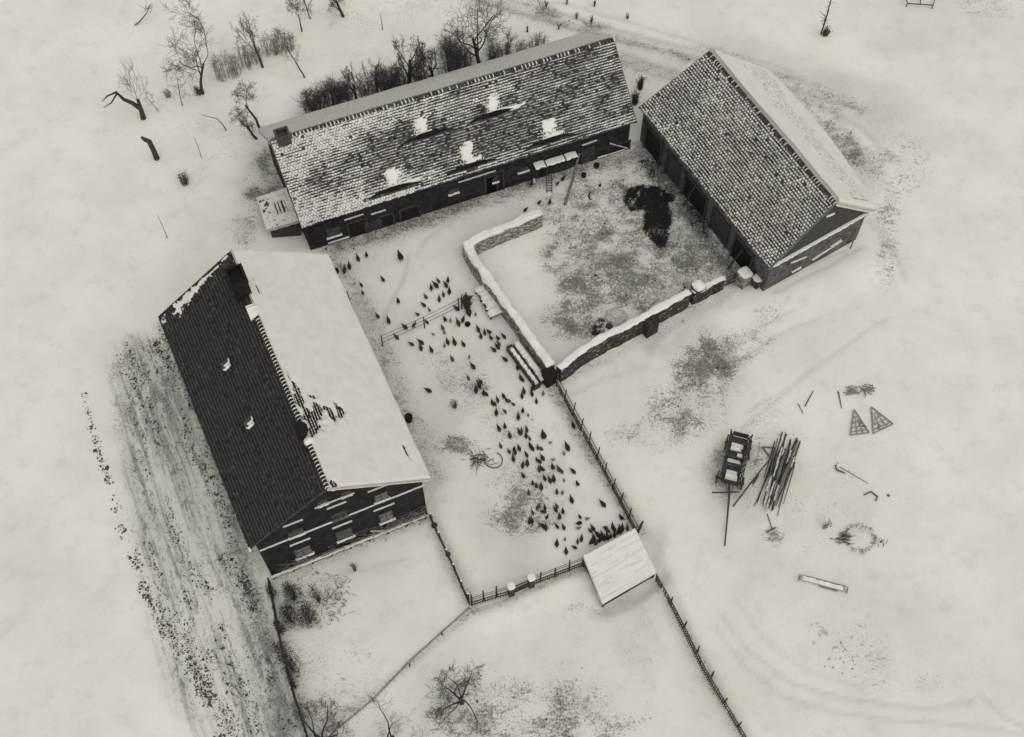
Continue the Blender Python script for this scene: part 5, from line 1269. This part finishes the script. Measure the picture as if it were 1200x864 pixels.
for k, (u0, u1, v0, v1) in enumerate(((.10, .30, -.36, .34), (.34, .46, .05, .36), (.50, .62, -.38, .38), (.74, .96, -.30, .38))):
    mb = MB(); mb.smooth = True; lump(mb, fr, L_*u0, L_*u1, v0, v1, .601, .80, 0, k); mb.build('bed_snow', M['snow_roof'], wag)
for a in (.35, L_-.25):
    w_ = .62 if a > 1 else .58; r_ = .36 if a > 1 else .45
    mb = MB(); mb.bar(fr.pt(a, -w_, r_), fr.pt(a, w_, r_), .09, .09); mb.build('axle', M['wood'], wag)
    for sgn in (-1, 1): wheel(wag, fr.pt(a, sgn*(w_+.05), r_), fr.ey, r_)
mb = MB(); mb.bar(fr.pt(.9, .75, .1), fr.pt(.2, .5, 1.1), .05, .07); mb.bar(fr.pt(.2, .62, .5), fr.pt(1.1, .68, .55), .05, .06); mb.build('loose_stake', M['wood'], wag)
t0 = fr.pt(L_-.1, 0, .42); t1 = g(849, 641); t1.z = .12
m_ = g(853, 588); m_.z = .4
mb = MB(); mb.tube([t0, m_, t1], [.06, .055, .035], 7); mb.build('draw_pole', M['wood'], wag)
mb = MB(); mb.bar(t0+fr.ey*.22, m_, .06, .06); mb.bar(t0-fr.ey*.22, m_, .06, .06); mb.build('hounds', M['wood_mid'], wag)
mb = MB(); p, q = g(833, 581), g(865, 580.5); p.z = q.z = .42; mb.bar(p, q, .06, .06); mb.build('swingletree', M['wood'], wag)

# poles laid in a stack
A_, B_ = (922, 516), (897, 596)
fr, L_ = px_frame(926, 516, 899, 597)
rd = random.Random(8); lf = 0
for k in range(30):
    row = k % 10; lay = k//10; v = -.55+1.1*row/9+rd.gauss(0, .07); a0 = rd.choice((rd.uniform(-.3, .3), rd.uniform(.3, 1.9))); a1 = L_-rd.choice((rd.uniform(-.2, .3), rd.uniform(.3, 1.9))); r_ = rd.uniform(.022, .05); z_ = .05+lay*.10
    mb = MB(); P0, P1 = fr.pt(a0, v+rd.gauss(0, .10), z_+rd.uniform(0, .04)), fr.pt(a1, v+rd.gauss(0, .16), z_+rd.uniform(0, .04))
    bz = Vector((0, 0, 0)); P0 += bz; P1 += bz; mid_ = (P0+P1)/2+fr.ey*rd.gauss(0, .02)
    mb.tube([P0, mid_, P1], [r_, r_*.9, r_*.7], 6); o = mb.build('log_pole', M['wood' if k % 3 else 'wood_mid'], None, mid_)
    tag(o, 'long thin pole lying in the snowy stack right of the wagon', 'pole', 'poles stacked beside the wagon')
mb = MB(); mb.smooth = True; rd = random.Random(14)
for k in range(12):
    a = rd.uniform(.3, L_-.5); v = rd.uniform(-.5, .5); lump(mb, fr, a, a+rd.uniform(.4, 1.1), v-.04, v+.05, .24, .34, 0, k)
tag(mb.build('snow_patches', M['snow_grey'], None, fr.pt(L_/2, 0, .25)), 'patches of snow lying between the stacked poles', 'snow', kind='stuff')
def stick(name, label, x0, y0, x1, y1, r, z0=.05, z1=.05, mt='wood', cat='stick'):
    A_, B_ = gp(x0, y0)+Vector((0, 0, z0)), gp(x1, y1)+Vector((0, 0, z1)); mb = MB(); mb.tube([A_, (A_+B_)/2+Vector((0, .01, .02)), B_], [r, r*.9, r*.7], 6); return tag(mb.build(name, M[mt], None, A_), label, cat)
stick('loose_pole', 'long pole lying slantwise between the wagon and the pole stack', 859, 594, 903, 537, .035, cat='pole')
stick('loose_pole', 'short thicker pole lying on the slanting pole beside the wagon', 882, 568, 889, 558, .045, .1, .1, cat='pole')
stick('ground_stick', 'dark stick in the right snowfield pointing up right above the pole stack', 943, 477, 953, 459, .03)
stick('ground_stick', 'small dark stick left of the upright pointing one above the pole stack', 935, 474, 941, 485, .025, .05, .05, 'metal')
stick('ground_stick', 'dark upright looking stick left of the two triangular harrows', 982, 459, 986, 479, .03)
stick('ground_stick', 'thin stick with hooked end below the pole stack', 899, 603, 905, 622, .025)
mb = MB(); A_ = gp(905, 622)+Vector((0, 0, .05)); mb.bar(A_+Vector((-.35, -.12, 0)), A_+Vector((.2, .15, 0)), .06, .05); tag(mb.build('tool_head', M['metal'], None, A_), 'small dark tool head at the end of the hooked stick', 'tool')
# A shaped wooden jack by the stack
mb = MB(); a_, b_, c_ = gp(893, 525), gp(902, 537), gp(908, 526)
for p, q in ((a_, b_), (a_, c_), (b_, c_)): mb.bar(p+Vector((0, 0, .12)), q+Vector((0, 0, .12)), .07, .07)
tag(mb.build('timber_triangle', M['wood_mid'], None, a_), 'small triangular wooden frame leaning at the top left of the pole stack', 'frame')
# triangular harrows
def harrow(x, y, label, pts):
    P = [gp(*p)+Vector((0, 0, .10)) for p in pts]; root = thing('harrow', gp(x, y), label, 'harrow'); mb = MB()
    for p, q in zip(P, P[1:]+P[:1]): mb.bar(p, q, .055, .06)
    mb.build('frame', M['rime'], root); mb = MB()
    for t in (.3, .5, .7, .88):
        a = P[0].lerp(P[1], t); b = P[0].lerp(P[2], t); mb.bar(a, b, .035, .04)
    for t in (.35, .7): mb.bar(P[1].lerp(P[2], t), P[0].lerp(P[1].lerp(P[2], t), .35), .035, .04)
    mb.build('cross_bars', M['rime'], root); mb = MB(); rd = random.Random(x)
    for k in range(18):
        a, b = rd.random()**.5, rd.random(); p = P[0].lerp(P[1].lerp(P[2], b), a); mb.tube([p+Vector((0, 0, .1)), p-Vector((0, 0, .14))], [.025, .012], 4)
    mb.build('tines', M['rime'], root)
harrow(1005, 495, 'left triangular iron harrow lying in the right snowfield', [(1000.5, 481), (996, 511), (1018, 508)])
harrow(1030, 492, 'right triangular iron harrow lying in the right snowfield', [(1020.5, 478), (1023, 509), (1046, 498)])
for x, y, lab, sd in ((998, 460, 'left heap of tangled iron bars above the triangular harrows', 4), (1016, 458, 'right heap of tangled iron bars above the triangular harrows', 5)):
    b = gp(x, y); rd = random.Random(sd); mb = MB()
    for k in range(12):
        a = rd.uniform(0, 3.14); d = Vector((math.cos(a), math.sin(a)*.7, rd.gauss(0, .1)))*rd.uniform(.2, .42); p = b+Vector((rd.gauss(0, .13), rd.gauss(0, .12), rd.uniform(.05, .25))); mb.bar(p-d, p+d, .035, .035)
    mb.tube([b+Vector((math.cos(t)*.3, math.sin(t)*.2+.1, .2)) for t in [i*.524 for i in range(13)]], [.02]*13, 4)
    tag(mb.build('scrap_iron', M['rime'], None, b), lab, 'scrap iron')
# hooked plough beam
mb = MB(); P = [gp(990, 556)+Vector((0, 0, .12)), gp(980, 552)+Vector((0, 0, .12)), gp(978, 548)+Vector((0, 0, .18)), gp(981, 544)+Vector((0, 0, .2))]; mb.tube(P, [.035, .05, .05, .03], 6)
mb.tube([gp(984, 548)+Vector((0, 0, .05)), gp(1017, 567)+Vector((0, 0, .04))], [.018, .014], 5); tag(mb.build('hooked_tool', M['metal'], None, P[1]), 'hooked iron tool with a long thin shaft right of the pole stack', 'tool')
mb = MB(); P = [gp(*p)+Vector((0, 0, .08)) for p in ((1012, 581), (1020, 577), (1028, 583), (1026, 588))]
for p, q in zip(P, P[1:]): mb.bar(p, q, .05, .08)
tag(mb.build('small_frame', M['metal'], None, P[0]), 'small bent iron frame half sunk in snow below the hooked tool', 'frame')
boulder('dark_stone', 'small round dark stone in the snow right of the small bent frame', 'stone', gp(1041, 581), .08, M['wood_mid'], 5, 1)
# snow topped brush heap
b = gp(1006, 632); heap = thing('brush_heap', b, 'snow topped heap of brushwood with dark straw edges in the right snowfield', 'brush heap')
boulder('x', '', '', b+Vector((0, 0, .0)), .74, M['snow_roof'], 12, .30, mb=(hm := MB())); hm.smooth = True; hm.build('snow_top', M['snow_roof'], heap)
rd = random.Random(5); mb = MB()
for k in range(190):
    a = rd.uniform(0, 6.28); r_ = rd.uniform(.66, .84); p = b+Vector((math.cos(a)*r_, math.sin(a)*r_*.95, rd.uniform(.02, .42))); d = Vector((math.cos(a+rd.gauss(0, .6)), math.sin(a+rd.gauss(0, .6)), rd.gauss(.1, .5)))*rd.uniform(.04, .13); mb.tube([p-d*.4, p+d], [.012, .005], 3)
for k in range(26):
    p = b+Vector((-.95+rd.gauss(0, .2), .05+rd.gauss(0, .16), .08)); mb.tube([p, p+Vector((rd.uniform(.25, .5), rd.gauss(0, .08), rd.uniform(0, .15)))], [.022, .012], 4)
for k in range(12):
    p = b+Vector((.95+rd.gauss(0, .25), -.25+rd.gauss(0, .15), .03)); mb.tube([p, p+Vector((rd.gauss(.1, .1), rd.gauss(.14, .08), rd.uniform(0, .1)))], [.016, .008], 4)
tag(mb.build('brushwood', M['twig'], heap), kind='stuff')
shrub('weed_tuft', 'thin straw tuft up left of the snow topped brush heap', 968, 618, 610, 11, 140, 10, None, 'twig_pale', cat='weeds', fan=1, sub=1)
# roller / beam
fr, L_ = px_frame(938, 677, 990, 691, .15); rl = thing('field_roller', fr.pt(L_/2, 0, 0), 'long half buried wooden roller with iron ends in the lower right snow', 'roller')
mb = MB(); mb.tube([fr.pt(0, 0, .12), fr.pt(L_, 0, .12)], [.11, .11], 10); mb.build('drum', M['wood_pale'], rl)
mb = MB(); lump(mb, fr, .1, L_-.1, -.12, .14, .2, .27, 0, 4); mb.build('snow_cap', M['snow'], rl)
mb = MB(); mb.bar(fr.pt(.1, .18, .1), fr.pt(L_+.05, .18, .14), .04, .05); mb.bar(fr.pt(L_*.45, -.16, .1), fr.pt(L_*.85, -.16, .1), .07, .07); mb.build('side_bar', M['rime'], rl)
for a in (-.05, L_+.12):
    mb = MB(); mb.tube([fr.pt(a, math.cos(t)*.17, .16+math.sin(t)*.12) for t in [i*.7 for i in range(9)]], [.025]*9, 5); mb.build('end_ring', M['rime'], rl)
# brush ring low right
brush('twig_scatter', 'faint ring of twigs in the snow below the field roller', 962, 738, .25, .3, 14, 7, 'twig_pale', L_=.3, z=.05, r=.012)
brush('twig_scatter', 'loose scatter of dark crumbs in the lower right snow', 985, 780, .5, .45, 12, 8, 'twig', L_=.16, z=.03, r=.02)
# trailer frame at the top right edge
P = [gp(*p)+Vector((0, 0, .3)) for p in ((1062, 8), (1092, 10), (1097, -6), (1058, -8))]; tf = thing('trailer_frame', gp(1078, 2), 'dark open iron frame cut by the top edge at the right', 'frame'); mb = MB()
for p, q in zip(P, P[1:]+P[:1]): mb.bar(p, q, .05, .06)
mb.bar((P[0]+P[1])/2, (P[2]+P[3])/2, .06, .06); mb.build('frame', M['metal'], tf)
for p in P: mb = MB(); mb.bar(p, Vector((p.x, p.y, p.z-.35)), .05, .05); mb.build('leg', M['metal'], tf)
# yard things
c_ = gp(579, 540); mb = MB(); mb.tube([c_+Vector((math.cos(t)*.45, math.sin(t)*.45, .05+.02*math.sin(t*3))) for t in [-2.5+i*.22 for i in range(18)]], [.03]*18, 6)
tag(mb.build('metal_hoop', M['metal'], None, c_), 'broken curved metal hoop lying in the farmyard snow', 'hoop')
def bowl(name, label, x, y, r, h, cat='bowl', mt='black'):
    b = gp(x, y); mb = MB(); mb.tube([b+Vector((0, 0, .0)), b+Vector((0, 0, h))], [r*.8, r], 16, cap=False); mb.tube([b+Vector((0, 0, h)), b+Vector((0, 0, h*.35))], [r*.93, r*.8], 16, cap=True); return tag(mb.build(name, M[mt], None, b), label, cat)
bowl('feed_bowl', 'round dark feed bowl among the hens near the pen wall', 548, 381, .17, .14)
bowl('bucket', 'round dark bucket half hidden by the farmhouse eave at its back corner', 394.5, 319, .15, .25, 'bucket')
bowl('bucket', 'dark bucket beside the long barn wall right of the leaning pole', 684, 207, .16, .25, 'bucket')
bowl('bucket', 'dark tub against the long barn wall near its right end', 699, 196, .18, .25, 'tub')
bowl('bucket', 'small dark pail lying in the pen right of the leaning pole', 703, 218, .08, .1, 'pail')
bowl('wash_tub', 'large round dark tub beside the farmhouse eave in the yard', 479.5, 493, .22, .5, 'tub')
mb = MB(); c_ = gp(694, 230); mb.tube([c_+Vector((math.cos(t)*.2, math.sin(t)*.3, .05)) for t in [1.8+i*.25 for i in range(12)]], [.015, .03, .04, .045, .05, .05, .05, .045, .04, .035, .025, .012], 5); tag(mb.build('horse_collar', M['black'], None, c_), 'small dark crescent shaped strap lying in the pen by the leaning pole', 'strap')
mb = MB(); A_, B_ = gp(413, 364), gp(409, 352)+Vector((0, 0, .9)); mb.bar(A_, B_, .05, .22); tag(mb.build('leaning_board', M['wood'], None, A_), 'dark board leaning on the farmhouse eave side in the yard', 'board')

# ================================================================== poultry
def ring_body(rows, n_=10):
    mb = MB(); mb.smooth = True; k = len(mb.v)
    for x, z, ry, rz in rows:
        for j in range(n_):
            t = 2*math.pi*j/n_; mb.v.append((x, math.cos(t)*ry, z+math.sin(t)*rz))
    for i in range(len(rows)-1):
        for j in range(n_): mb.f.append((k+i*n_+j, k+i*n_+(j+1) % n_, k+(i+1)*n_+(j+1) % n_, k+(i+1)*n_+j)); mb.m.append(0)
    mb.f.append(tuple(k+j for j in range(n_))[::-1]); mb.m.append(0); e = k+(len(rows)-1)*n_; mb.f.append(tuple(e+j for j in range(n_))); mb.m.append(0)
    return mb
def hen_mesh(name, rows, scale, mt, comb=True):
    mb = ring_body([(x*scale, z*scale, ry*scale, rz*scale) for x, z, ry, rz in rows])
    hx, hz_ = rows[-3][0]*scale, rows[-3][1]*scale
    for s_ in (-1, 1):
        f0 = Vector((.02*scale, s_*.04*scale, .09*scale)); mb.tube([f0, Vector((.02*scale, s_*.045*scale, 0))], [.012*scale, .009*scale], 4, 1)
        for a in (-.5, 0, .5): mb.tube([Vector((.02*scale, s_*.045*scale, .006)), Vector((.02*scale+.05*scale*math.cos(a), s_*.045*scale+.05*scale*math.sin(a), .004))], [.006, .003], 3, 1)
    if comb: mb.add([Vector((hx-.02*scale, 0, hz_+.02*scale)), Vector((hx+.02*scale, 0, hz_+.02*scale)), Vector((hx, 0, hz_+.05*scale))], [(0, 1, 2)], 1)
    o = mb.build(name, [M[mt], M['leg']])
    me_ = o.data; bpy.data.objects.remove(o); return me_
peck = [(-.22, .33, .006, .010), (-.185, .30, .014, .035), (-.13, .24, .032, .05), (-.07, .195, .062, .068), (0, .165, .090, .085), (.06, .15, .096, .085), (.105, .13, .080, .068), (.135, .105, .045, .045), (.15, .08, .030, .030), (.16, .055, .025, .024), (.168, .04, .012, .012), (.18, .02, .003, .003)]
stand = [(-.19, .32, .008, .012), (-.165, .295, .022, .038), (-.12, .24, .045, .05), (-.07, .20, .075, .07), (0, .175, .092, .085), (.06, .18, .086, .08), (.10, .21, .06, .055), (.125, .26, .038, .038), (.135, .30, .03, .03), (.15, .32, .026, .025), (.17, .318, .012, .012), (.195, .312, .003, .003)]
M['hen_b'] = mat('brown plumage', .03, .07, 18, .35, .65, .75)
HM = [hen_mesh('hen', peck, 1.0, 'hen'), hen_mesh('hen', stand, 1.0, 'hen'), hen_mesh('hen', peck, 1.12, 'hen'), hen_mesh('hen', peck, .92, 'hen_b'), hen_mesh('hen', peck, 1.05, 'hen')]
GM = hen_mesh('hen', stand, .95, 'hen_grey'); WM = hen_mesh('hen', stand, 1.0, 'hen_white'); TM = hen_mesh('turkey', stand, 1.75, 'hen', False); TP = hen_mesh('turkey', peck, 1.6, 'hen', False)
hrd = random.Random(77)
def bird(x, y, d, mesh, label, cat='hen', group=None, sc=1.0):
    """d = direction the tail points in the picture plan, degrees"""
    b = gp(x, y+2.2); q = g(x+6*math.cos(R_(d)), y+2.2-6*math.sin(R_(d))); v = Vector((q.x-b.x, q.y-b.y, 0)); v.normalize()
    # a cocked tail already rises towards the top of the picture, so turn the body a little more sideways
    yaw = math.atan2(-v.y, -v.x)
    o = bpy.data.objects.new('turkey' if cat == 'turkey' else 'hen', mesh); col.objects.link(o); o.location = b; o.rotation_euler = (0, 0, yaw+hrd.gauss(0, .12)); s_ = sc*hrd.uniform(.84, 1.16); o.scale = (s_, s_*hrd.uniform(.92, 1.08), s_*hrd.uniform(.95, 1.08))
    return tag(o, label, cat, group)
L1 = 'dark hen on the open upper yard between farmhouse and wire fence'; G1 = 'hens of the open upper yard'
L2 = 'dark hen pecking around the wire fence and the feed bowl'; G2 = 'hens around the wire fence'
L3 = 'dark hen of the group along the feeding trough by the pen wall'; G3 = 'hens along the feeding trough'
L4 = 'dark hen of the dense flock down the middle of the farmyard'; G4 = 'hens of the dense middle flock'
L5 = 'dark hen of the lower flock on the grey patch of yard snow'; G5 = 'hens of the lower flock'
L6 = 'dark hen crowding along the upper edge of the slanted roof shed'; G6 = 'hens crowding at the shed'
def Z(ox, oy, lst, lab, grp):
    for zx, zy, d in lst: bird(ox+zx/7.2, oy+zy/7.2, d, HM[hrd.randrange(5)], lab, 'hen', grp)
Z(380, 280, [(174, 258, 90), (215, 228, 95), (287, 163, 110), (360, 138, 100), (495, 337, 125), (313, 382, 125), (326, 448, 125), (626, 525, 115), (450, 645, 125), (544, 686, 125)], L1, G1)
Z(460, 320, [(387, 60, 140), (468, 66, 100), (450, 98, 125), (365, 101, 145), (327, 118, 110), (480, 152, 100), (430, 175, 105), (395, 214, 95), (280, 192, 130), (262, 263, 150)], L1, G1)
Z(460, 320, [(215, 345, 150), (540, 295, 150), (638, 250, 140), (597, 388, 75), (288, 405, 140), (445, 390, 115), (423, 455, 125), (185, 432, 35), (105, 450, 150), (35, 535, 150), (160, 595, 175), (240, 582, 160), (240, 625, 110), (328, 645, 125), (465, 578, 100), (523, 580, 110), (598, 597, 130), (722, 472, 130), (745, 528, 115), (778, 498, 95), (818, 500, 140), (833, 548, 130)], L2, G2)
Z(560, 350, [(218, 315, 130), (172, 335, 140), (175, 375, 150), (165, 402, 135), (133, 430, 160), (258, 410, 125), (290, 458, 135), (228, 510, 145), (322, 522, 150), (340, 545, 150), (340, 572, 90), (380, 580, 100), (412, 620, 130), (430, 645, 130), (455, 668, 130), (472, 738, 100), (455, 765, 100), (455, 795, 100), (388, 775, 105), (372, 815, 100), (362, 665, 100), (378, 680, 120)], L3, G3)
Z(460, 320, [(503, 720, 125), (678, 785, 130)], L4, G4)
Z(560, 350, [(24, 695, 125), (10, 725, 120), (50, 790, 100), (68, 800, 150)], L4, G4)
Z(500, 420, [(352, 160, 125), (418, 260, 95), (598, 345, 115), (555, 370, 110), (572, 378, 140)], L4, G4)
Z(580, 440, [(75, 175, 125), (98, 205, 140), (118, 208, 150), (155, 240, 150), (83, 297, 130), (12, 310, 105), (350, 212, 90), (235, 298, 85), (197, 345, 90), (33, 443, 115), (85, 432, 100), (268, 450, 105), (225, 465, 95), (207, 473, 110), (262, 500, 105), (292, 523, 110), (125, 500, 100), (300, 592, 125), (312, 608, 140), (360, 600, 100), (383, 612, 160), (203, 607, 105), (160, 620, 95), (170, 640, 95), (118, 633, 120), (48, 587, 110), (155, 695, 110), (265, 660, 130), (355, 705, 120), (370, 718, 160), (400, 690, 125), (235, 750, 90), (273, 733, 95), (660, 418, 115), (372, 785, 90), (385, 770, 110), (405, 790, 125), (488, 775, 115), (535, 783, 115), (560, 800, 120), (657, 803, 150)], L4, G4)
Z(580, 540, [(697, 192, 125), (240, 125, 120), (418, 140, 110), (462, 158, 115), (495, 148, 105), (320, 185, 110), (350, 208, 110), (390, 215, 95), (285, 262, 90), (522, 262, 100), (645, 323, 110), (365, 383, 60), (420, 385, 100), (408, 425, 180), (318, 428, 95), (440, 465, 60), (520, 373, 130), (510, 405, 110), (573, 425, 95), (545, 470, 95), (292, 500, 90), (312, 500, 90), (395, 540, 160), (428, 555, 100), (522, 545, 130), (578, 553, 120), (718, 470, 115), (708, 522, 200), (730, 647, 95), (697, 672, 90), (522, 690, 95), (600, 755, 90), (670, 722, 170)], L5, G5)
Z(640, 560, [(370, 437, 130), (392, 418, 130), (635, 335, 140), (560, 405, 100), (572, 425, 110), (500, 412, 180), (515, 440, 160), (430, 470, 130), (640, 420, 90), (685, 412, 100), (400, 500, 110), (375, 540, 60), (395, 525, 70), (470, 485, 95), (490, 500, 80), (515, 490, 100), (545, 482, 90), (575, 472, 90), (600, 460, 80), (425, 535, 60), (620, 435, 100), (455, 512, 70)], L6, G6)
bird(470, 303, 115, TM, 'large dark turkey alone on the upper farmyard below the long barn', 'turkey')
bird(549, 365, 120, TP, 'large dark turkey beside the brushwood bundle at the wire fence', 'turkey')
bird(537, 378, 120, TP, 'turkey standing left of the round feed bowl', 'turkey', sc=.85)
bird(637, 511.5, 105, TM, 'largest dark turkey right of the dense middle flock', 'turkey')
bird(706, 590, 140, TP, 'dark turkey standing apart near the paling fence in the lower yard', 'turkey', sc=.85)
bird(664.5, 523.5, 125, HM[2], 'plump dark hen apart between the middle flock and the paling fence', 'hen', sc=1.2)
bird(502, 457, 180, HM[2], 'lone dark hen on the grey snow nearest the farmhouse eave', 'hen')
bird(623, 216, 60, HM[1], 'dark hen in front of the white hen by the barn ladder', 'hen')
bird(625.5, 213, 90, WM, 'white hen standing at the long barn wall left of the ladder', 'hen')
bird(653, 215, 30, HM[1], 'dark hen directly right of the barn ladder', 'hen'); bird(660, 209, 20, HM[0], 'dark hen between the barn ladder and the leaning pole', 'hen')
bird(616, 245, 30, HM[0], 'dark hen perched near the end of the L shaped wall', 'hen'); bird(632, 236.5, 35, HM[0], 'left dark hen of the two above the end of the L shaped wall', 'hen'); bird(644, 237.5, 60, HM[1], 'right dark hen of the two above the end of the L shaped wall', 'hen')
for k, (x, y, d) in enumerate(((503.5, 363, 135), (528, 375, 100), (508, 391, 150), (521, 389, 90), (550, 418, 90), (597, 413, 150), (557.5, 368, 110), (521, 405, 100), (619, 486, 90), (645, 518, 20), (661, 531, 120), (648, 538, 0), (636.5, 461, 90), (661, 562, 120), (659, 577, 90), (688, 607, 0), (678, 618, 0), (662, 631, 90))):
    bird(x, y, d, GM, 'pale grey speckled hen scattered among the dark hens of the yard', 'hen', 'pale speckled hens among the flock', sc=.8)
